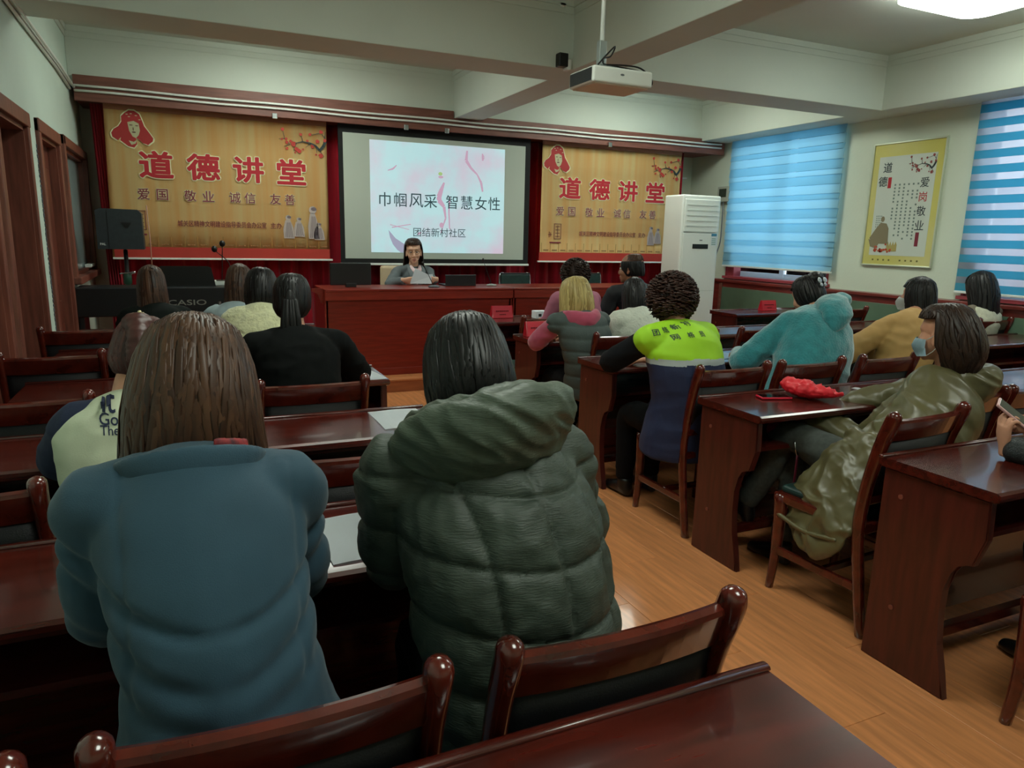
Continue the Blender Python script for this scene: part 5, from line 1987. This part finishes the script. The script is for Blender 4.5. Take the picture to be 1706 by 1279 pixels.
# ---- brown haired woman by the keyboard
nk = W(258, 512, y=5.36)
R = person('woman in a dark jacket with long brown hair, in front of the keyboard',
           V(-.13, 5.32, .56), nk, W(252, 474, y=5.42), hpitch=-12, sw=.165, hyaw=8,
           top=mat('charcoal_jacket', '#141a18', .9, spec=.2), tthick=.018)
hairfix(R, hair, 'long', 'longbrown', n=170, width=.011, k=1.0, seed=61, op=52)

# ---- presenter
M_suit = mat('grey_suit', '#5c6468', .8, var=.08, scale=14)
nk = W(689, 443, y=7.62)
R = person('woman presenter in grey suit and glasses reading papers at stage table',
           V(2.26, 7.68, .60), nk, W(689, 419, y=7.57), yaw=180, hyaw=166, k=1.06, hpitch=-5, hroll=3, sw=.17, bvox=.006, skin=M_skin2,
           elbows=[W(718, 470, y=7.50), W(650, 474, y=7.50)], wrists=[V(2.43, 7.37, 1.035), V(2.075, 7.34, 1.03)],
           handdir=[V(-.9, -.25, .0), V(.9, -.25, 0)], pnorm=[V(.2, 1, .3), V(-.2, 1, .3)], hand_curl=.7,
           top=M_suit, tthick=.012, tvox=.008, topname='suit_jacket', face=True, glasses=True, tdisp=folds(.003, 12))
hd, hm = R['head'], R['HM']
hairfix(R, hair, [(.124, .012, .012, -.012), (.118, .045, .05, -.012), (.097, .068, .08, -.01), (.055, .083, .090, -.008), (.005, .088, .075, -.02), (-.05, .090, .062, -.03), (-.11, .096, .055, -.03), (-.18, .104, .06, -.02), (-.25, .108, .06, -.005), (-.31, .095, .05, .0)],
        'darkbrown', n=260, width=.008, k=1.16, seed=71, op=80, line=.066, g=1)
# blouse V and collar
bm = bmesh.new()
c0 = nk
for s in (-1, 1):
    limb(bm, [(c0 + V(s * .052, -.055, .008), .018, .006), (c0 + V(s * .035, -.112, -.035), .024, .006), (c0 + V(s * .012, -.128, -.085), .010, .005)], n=8, side=(1, 0, 0))
limb(bm, [(c0 + V(0, -.09, -.03), .03, .02), (c0 + V(0, -.128, -.10), .026, .014), (c0 + V(0, -.135, -.19), .008, .01)], n=10, side=(1, 0, 0))
addpart(R, 'blouse', bm, mat('pale_pink_blouse', '#d8bcc0', .7), .005, 2)
bm = bmesh.new()
for q in range(6):
    ell(bm, c0 + V(.012 * math.sin(q * 2.2), -.143, -.06 - .016 * q), (.013, .006, .011), seg=8)
o = obj('neck_bow', bm, mat('patterned_grey', '#8a8480', .7, c2='#d9d0c8', scale=80), R['root'], True)
o.data.transform(R['inv'])
bm = bmesh.new()
for s in (-1, 1):
    limb(bm, [(c0 + V(s * .072, -.05, .012), .016, .006), (c0 + V(s * .07, -.125, -.06), .030, .006), (c0 + V(s * .04, -.145, -.15), .022, .006), (c0 + V(s * .008, -.150, -.235), .006, .005)], n=8, side=(1, 0, 0))
addpart(R, 'lapels', bm, mat('grey_suit_lapel', '#666e72', .8), .005, 1)
# papers held by the presenter
def held(label, pts, thick=.001):
    bm = bmesh.new()
    vs = [bm.verts.new(p) for p in pts]
    bm.faces.new(vs)
    bmesh.ops.solidify(bm, geom=list(bm.faces), thickness=thick)
    return tag(obj('paper_sheet', bm, M_paper), label, 'paper')


held('white paper sheet held up by the presenter, front one', [V(2.12, 7.27, 1.0), V(2.36, 7.28, .995), V(2.37, 7.32, 1.075), V(2.19, 7.31, 1.155)])
held('second paper sheet behind the presenter held page', [V(2.28, 7.36, 1.0), V(2.42, 7.38, 1.02), V(2.41, 7.40, 1.09), V(2.27, 7.38, 1.085)])
st_c = thing('cream_chair', 'chair with cream cover behind the presenter', 'chair', (2.22, 8.02, .13))
obj('backrest', B(-.22, .21, 0, .06, .45, 1.02, .03, 3), mat('cream_cover', '#c9b394', .7), st_c)
obj('seat', B(-.22, .22, -.42, .0, .42, .48, .02), mat('cream_cover', '#c9b394', .7), st_c)
for sx_ in (-.18, .18):
    for sy_ in (-.38, .03):
        obj('leg', B(sx_ - .015, sx_ + .015, sy_ - .015, sy_ + .015, 0, .44), M_dark, st_c)

# ---- blonde woman in grey vest and pink hoodie
M_pink = mat('pink_fleece', '#a8455e', .9, var=.06, scale=10, sheen=.3)
M_vest = mat('grey_green_vest', '#3f4b49', .7, bump=.15, bscale=100)
nk = W(962, 522, y=4.20)
R = person('blonde woman in a grey quilted vest over a pink hoodie, right of the aisle',
           V(2.50, 4.16, .54), nk, W(958, 495, y=4.27), hpitch=-12, hyaw=8, sw=.155,
           elbows=[V(2.17, 4.36, .80), V(2.70, 4.42, .82)], wrists=[V(2.34, 4.56, .80), V(2.55, 4.60, .80)],
           top=M_vest, caps=True, tthick=.020, sleeve=M_pink, slev_t=.016, tvox=.01, topname='quilted_vest',
           stations=[(-.12, .19, .15), (.0, .185, .145), (.3, .165, .13), (.6, .165, .13), (.82, .16, .11), (.93, .11, .08), (1.0, .065, .06)],
           tdisp=lambda co, no: .010 * (abs(math.sin(math.pi * co.z / .085)) ** .4 - .8) + .004 * noise.noise(co * 12))
bm = bmesh.new()
limb(bm, [(nk + V(-.11, .03, .0), .02, .02), (nk + V(-.08, -.07, -.02), .05, .035), (nk + V(.01, -.12, -.05), .075, .045), (nk + V(.09, -.08, -.02), .055, .038), (nk + V(.12, .02, .01), .02, .02)], n=16, side=(0, -.3, 1))
addpart(R, 'hood', bm, M_pink, .009, 4, folds(.005, 14))
hairfix(R, hair, 'bob', 'blonde', n=300, width=.008, k=1.10, seed=81, op=50, wild=.04, g=.9)

# ---- woman in pink, one row ahead
nk = W(957, 485, y=5.25)
R = person('dark curly-haired woman in a pink top, directly ahead of the blonde woman',
           V(3.08, 5.22, .56), nk, W(957, 459, y=5.30), hpitch=-4, sw=.17, top=mat('mauve_top', '#a8657a', .85), topname='top')
hairfix(R, curls, 'darkbrown', r=(.118, .12, .118), n=240, seed=9, tube=.006)

# ---- balding man
nk = W(1052, 476, y=5.28)
R = person('balding man in a black jacket, in front of the air conditioner',
           V(3.74, 5.24, .58), nk, W(1051, 447, y=5.32), hyaw=38, hpitch=-3, sw=.19, bvox=.008, skin=mat('skin_tan', '#a87356', .5),
           top=mat('black_jacket', '#14171c', .75), tthick=.022, face=True, k=1.08)
o = hairfix(R, hair, [(.062, .079, .094, -.012), (.045, .083, .099, -.012), (.02, .085, .101, -.014), (-.01, .085, .10, -.018), (-.04, .078, .094, -.026), (-.065, .068, .084, -.034)], 'black', n=120, width=.008, k=1.03, seed=12, op=72, line=-.2)
o = hairfix(R, hair, [(.118, .012, .012, -.03), (.112, .04, .05, -.03), (.095, .058, .07, -.028), (.06, .074, .086, -.022)], 'brown', n=70, width=.006, k=1.06, seed=13, op=60, line=.09)
o.name = 'thin_hair'

# ---- woman in white sweater
nk = W(1054, 520, y=4.28)
R = person('dark-haired woman in a fluffy white sweater between blonde and neon vest women',
           V(3.12, 4.26, .54), nk, W(1056, 492, y=4.36), hpitch=-12, hyaw=-8, sw=.15,
           top=mat('white_fluff', '#cdd2c4', .95, bump=.8, bscale=60, sheen=.5), tthick=.022, topname='sweater')
hairfix(R, hair, 'long', 'black', n=150, width=.011, k=1.0, seed=91, op=55)

# ---- woman in neon and navy vest
M_neon = mat('neon_cloth', '#9ad01c', .7, emit=None)
M_navyv = mat('navy_vest', '#182447', .75, bump=.1, bscale=120)
nk = W(1128, 545, y=3.02)
R = person('curly-haired woman in navy volunteer vest with neon yellow-green shoulders',
           V(2.40, 2.98, .54), nk, W(1116, 503, y=3.10), hpitch=-20, hyaw=10, sw=.165,
           elbows=[V(2.06, 3.22, .86), V(2.64, 3.20, .82)], wrists=[V(2.20, 3.44, .83), V(2.46, 3.48, .80)],
           pnorm=[V(.6, .2, -.8), V(-.3, 0, -1)],
           top=M_navyv, caps=True, tthick=.026, sleeve=mat('black_knit', '#0a0c10', .9, spec=.2), slev_t=.016, tvox=.008, topname='vest',
           stations=[(-.25, .225, .17, V(-.03, 0, 0)), (-.05, .215, .16, V(-.02, 0, 0)), (.3, .185, .14), (.6, .185, .135), (.82, .185, .12), (.93, .13, .09), (1.0, .07, .065)],
           tdisp=folds(.004, 8))
# neon yoke: the upper part of the same vest, plus a grey reflective band
top = R['top']
for nm, zlo, m_ in (('yoke', 0.0, M_neon), ('band', -.034, mat('reflective_grey', '#a9b3b4', .4))):
    top.data.materials.append(m_)
zc = (R['inv'] @ nk).z - .135
for p in top.data.polygons:
    z = p.center.z + .10 * abs(p.center.x - (nk.x - 2.40)) * .6
    p.material_index = 1 if z > zc else (2 if z > zc - .030 else 0)
hairfix(R, curls, 'curlbrown', r=(.13, .13, .13), n=620, seed=19, tube=.0046)
rt = V(.98, .10, 0)
for i, chh in enumerate('团结新村'):
    decal(R, top, chh, W(1120 + i * 15.5, 543 - i * 4.6, y=2.84), rt, V(0, .4, 1), .034, M_ink, .01, name='vest_character')
for i, chh in enumerate('网格员'):
    decal(R, top, chh, W(1140 + i * 19, 556 - i * 1.5, y=2.84), rt, V(0, .4, 1), .032, M_ink, .01, name='vest_character')

# ---- woman in teal fuzzy hooded coat
M_teal = mat('teal_fur', '#2a7f86', .95, var=.12, scale=22, bump=.5, bscale=90, sheen=.8)
nk = W(1362, 520, y=3.14)
R = person('woman in a fuzzy teal hooded coat with a butterfly hair clip',
           V(3.22, 3.04, .55), nk, W(1345, 492, y=3.26), hpitch=-22, hyaw=12, sw=.175,
           elbows=[V(3.03, 3.28, .80), V(3.50, 3.16, .78)], wrists=[V(3.16, 3.48, .80), V(3.38, 3.50, .80)],
           top=M_teal, tthick=.04, slev_t=.03, tvox=.01, topname='fuzzy_coat', tdisp=folds(.006, 8),
           stations=[(-.05, .22, .17), (.3, .20, .15), (.6, .20, .14), (.82, .19, .12), (.93, .14, .09), (1.0, .08, .07)])
bm = bmesh.new()
limb(bm, [(W(1364, 515, y=3.16), .05, .04), (W(1385, 505, y=3.06), .085, .055), (W(1392, 520, y=2.98), .095, .06), (W(1390, 540, y=2.94), .06, .035), (W(1388, 552, y=2.93), .02, .012)], n=20, side=(.85, -.1, .1), sub=5)
ell(bm, W(1402, 500, y=3.06), (.06, .05, .045), seg=16)
addpart(R, 'hood', bm, M_teal, .009, 4, folds(.006, 12))
hairfix(R, hair, 'tight', 'black', n=200, width=.009, k=1.04, seed=23, op=62)
hm, hd = R['HM'], R['head']
bm = bmesh.new()
ell(bm, hd + hm @ V(.01, -.07, .085), (.055, .045, .04), hm, 14)
ell(bm, hd + hm @ V(.035, -.085, .055), (.03, .03, .03), hm, 12)
addpart(R, 'hair_bun', bm, hair_mat('hair_black', *HAIR['black']), .006, 2, folds(.004, 45))
bm = bmesh.new()
c_ = hd + hm @ V(0, -.118, .045)
for s in (-1, 1):
    for (a_, b_, r_) in ((.028, .014, .022), (.020, -.014, .015)):
        ell(bm, c_ + hm @ V(s * a_, 0, b_), (r_, .004, r_ * .8), hm, 10)
o = obj('butterfly_clip', bm, mat('clip_silver', '#b5bcc0', .3, metal=.6), R['root'], True)
o.data.transform(R['inv'])

# ---- woman in tan coat
M_tan = mat('tan_wool', '#a8854e', .85, var=.05, scale=8)
nk = W(1522, 527, y=3.13)
R = person('woman in a tan coat with a face mask and dark hair, right side',
           V(3.90, 3.02, .55), nk, W(1528, 494, y=3.20), hpitch=3, hyaw=22, sw=.16, bvox=.008,
           elbows=[V(3.68, 3.20, .78), V(4.12, 3.12, .78)], wrists=[V(3.70, 3.38, .93), V(3.92, 3.42, .90)],
           pnorm=[V(.4, -.3, .8), V(-.2, 0, -1)],
           top=M_tan, tthick=.022, topname='coat', tvox=.01)
hairfix(R, hair, 'long', 'black', n=220, width=.010, k=1.02, seed=25, op=58, wild=.05)


def face_mask(R, m=None):
    hm, hd = R['HM'], R['head']
    bm = bmesh.new()
    rws = []
    for i in range(13):
        a = math.radians(-72 + 144 * i / 12)
        col = []
        for j in range(6):
            z = -.012 - .085 * j / 5
            r = .098 + .018 * math.cos(a) ** 3 * math.sin(math.pi * (j + .6) / 6)
            sh = 1 - .10 * (abs(j - 2) / 3)
            col.append(bm.verts.new(hd + hm @ V(math.sin(a) * .078 * sh, math.cos(a) * (r + .006) * sh + .004, z + .01 * (1 - math.cos(a)) * (1 if j < 3 else -1) * -1)))
        rws.append(col)
    for i in range(12):
        for j in range(5):
            bm.faces.new((rws[i][j], rws[i + 1][j], rws[i + 1][j + 1], rws[i][j + 1]))
    bmesh.ops.solidify(bm, geom=list(bm.faces), thickness=.0015)
    o = obj('face_mask', bm, m or mat('mask_blue', '#a6c3cf', .8), R['root'], True)
    o.data.transform(R['inv'])
    bm = bmesh.new()
    for s in (-1, 1):
        for z0_, z1_ in ((-.02, .012), (-.088, -.05)):
            loft(bm, [(hd + hm @ V(s * .071, .030, z0_), .0016), (hd + hm @ V(s * .080, .0, (z0_ + z1_) / 2), .0016), (hd + hm @ V(s * .083, -.018, z1_), .0016)], n=6)
    e_ = obj('ear_loop', bm, M_white, o, True)
    e_.data.transform(R['inv'])


face_mask(R, mat('mask_white', '#d4d8d6', .8))
phone('mobile_phone', 'phone held in the hand of tan coat woman', tuple(V(3.72, 3.45, .985)), (math.radians(35), 0, math.radians(20)), M_pitch, M_scr)

# ---- woman in pale knitted vest at right
nk = W(1643, 510, y=4.06)
R = person('woman in a pale grey knitted vest with long dark hair by the striped blind',
           V(6.30, 4.16, .56), nk, W(1633, 482, y=4.10), hpitch=-12, hyaw=4, sw=.165,
           top=mat('pale_knit', '#b9b9a4', .9, var=.06, scale=30, bump=.5, bscale=90), sleeve=mat('taupe_sleeve', '#6f6656', .85), tthick=.02, topname='knitted_vest', k=1.08)
hairfix(R, hair, 'long', 'black', n=190, width=.012, k=1.25, seed=27, op=50, wild=.06)

# ---- woman in the olive coat
def satin(co, no):
    q = V(co.x * 5 + co.z * 4, co.y * 7 - co.z * 2, co.z * 6 + co.x * 2)
    w_ = V(noise.noise(q), noise.noise(q + V(9, 3, 1)), noise.noise(q + V(2, 8, 5)))
    n1 = noise.noise(q + w_ * .9)
    n2 = noise.noise(q * 2.3 + w_ * 1.3)
    return .013 * (1 - 2.4 * abs(n1)) + .0025 * (1 - 2.4 * abs(n2)) - .006


M_olive = mat('olive_satin', '#5a5538', .38, var=.1, scale=4, spec=.55)
M_trs = mat('grey_check_trousers', '#3f4540', .8, c2='#2f3531', scale=60, stretch=(1, 1, 1))
nk = W(1580, 632, y=2.02)
R = person('woman in a shiny olive coat and face mask sitting with crossed legs',
           V(2.66, 1.98, .56), nk, W(1570, 557, y=2.03), yaw=8, hyaw=10, hpitch=-6, sw=.16, bvox=.006,
           elbows=[W(1440, 735, y=2.18), V(3.02, 2.26, .80)], wrists=[V(2.62, 2.44, .70), V(2.86, 2.44, .72)],
           knees=[V(2.52, 2.40, .62), V(2.66, 2.44, .56)], feet=[V(2.44, 2.56, .22), V(2.50, 2.36, .08)],
           top=M_olive, legm=M_trs, tthick=.024, slev_t=.022, tvox=.007, topname='coat', bulge=.05,
           tdisp=satin,
           stations=[(-.1, .20, .16), (.15, .20, .15), (.45, .185, .14), (.7, .18, .13), (.86, .16, .11), (.95, .10, .085), (1.0, .07, .066)])
hd, hm = R['head'], R['HM']
# gathered collar / hood
bm = bmesh.new()
limb(bm, [(nk + V(-.15, .05, -.03), .04, .03), (nk + V(-.12, -.07, -.01), .065, .045), (nk + V(0, -.13, -.01), .085, .055), (nk + V(.12, -.09, .0), .08, .05), (nk + V(.17, .0, .0), .06, .045), (nk + V(.12, .10, -.03), .03, .03)], n=18, side=(0, -.2, 1), sub=5)
addpart(R, 'hood', bm, M_olive, .006, 3, satin)
# coat tail draped over the chair side
bm = bmesh.new()
limb(bm, [(V(2.52, 1.96, .72), .11, .06), (V(2.40, 1.98, .56), .17, .05), (V(2.33, 2.00, .44), .19, .045), (V(2.30, 2.03, .34), .17, .035), (V(2.29, 2.06, .27), .10, .02)], n=22, side=(.12, 1, 0), sub=6)
limb(bm, [(V(2.52, 1.88, .66), .12, .07), (V(2.6, 1.93, .50), .18, .05)], n=18, side=(.12, 1, 0))
addpart(R, 'coat_tail', bm, M_olive, .006, 3, satin)
bm = bmesh.new()
limb(bm, [(V(2.265, 1.86, .36), .010), (V(2.262, 2.02, .335), .010), (V(2.27, 2.18, .355), .010)], n=10)
addpart(R, 'drawstring_hem', bm, M_olive, .005, 1)
hairfix(R, hair, [(.128, .012, .012, -.012), (.122, .05, .055, -.014), (.10, .076, .088, -.015), (.055, .094, .112, -.02), (.005, .100, .122, -.03), (-.045, .100, .122, -.042), (-.09, .094, .108, -.055), (-.13, .080, .09, -.062), (-.16, .062, .07, -.066)],
        'darkbrown', n=480, width=.008, k=1.06, seed=33, op=98, line=.07, wild=.06, g=.5, curl=.05)
face_mask(R)

# ---- person with phone at lower right edge
M_spk = mat('black_sequin', '#0a0d0f', .35, c2='#2b3436', scale=180, bump=.6, bscale=260)
pp = W(1668, 735, y=1.50)
R = person('person in black sparkly sleeves holding a phone at the lower right edge',
           V(2.72, .98, .56), V(2.84, 1.10, 1.04), V(2.86, 1.20, 1.22), yaw=-4, hpitch=-18, sw=.17, skin=M_skin, bvox=.009,
           elbows=[V(2.70, 1.34, .79), V(3.10, 1.36, .80)], wrists=[V(2.615, 1.50, .805), V(2.80, 1.53, .845)],
           handdir=[V(-.15, .10, 1.0), V(-.55, -.05, .55)], pnorm=[V(.75, -.35, .35), V(-.55, -.6, -.2)], hand_curl=.75, hk=.92,
           knees=[V(2.68, 1.34, .50), V(2.92, 1.36, .52)], feet=[V(2.74, 1.30, .08), V(2.96, 1.30, .08)],
           top=M_spk, legm=M_spk, tthick=.014, tvox=.009, topname='sequin_top')
hairfix(R, hair, 'long', 'black', n=120, width=.012, k=1.0, seed=37, op=52)
phone('mobile_phone', 'pink-edged phone held in hand at lower right edge', tuple(V(2.645, 1.50, .915)), (math.radians(38), math.radians(-12), math.radians(28)), mat('rose_case', '#c99a98', .35), M_scr, L=.15, Wd=.072)
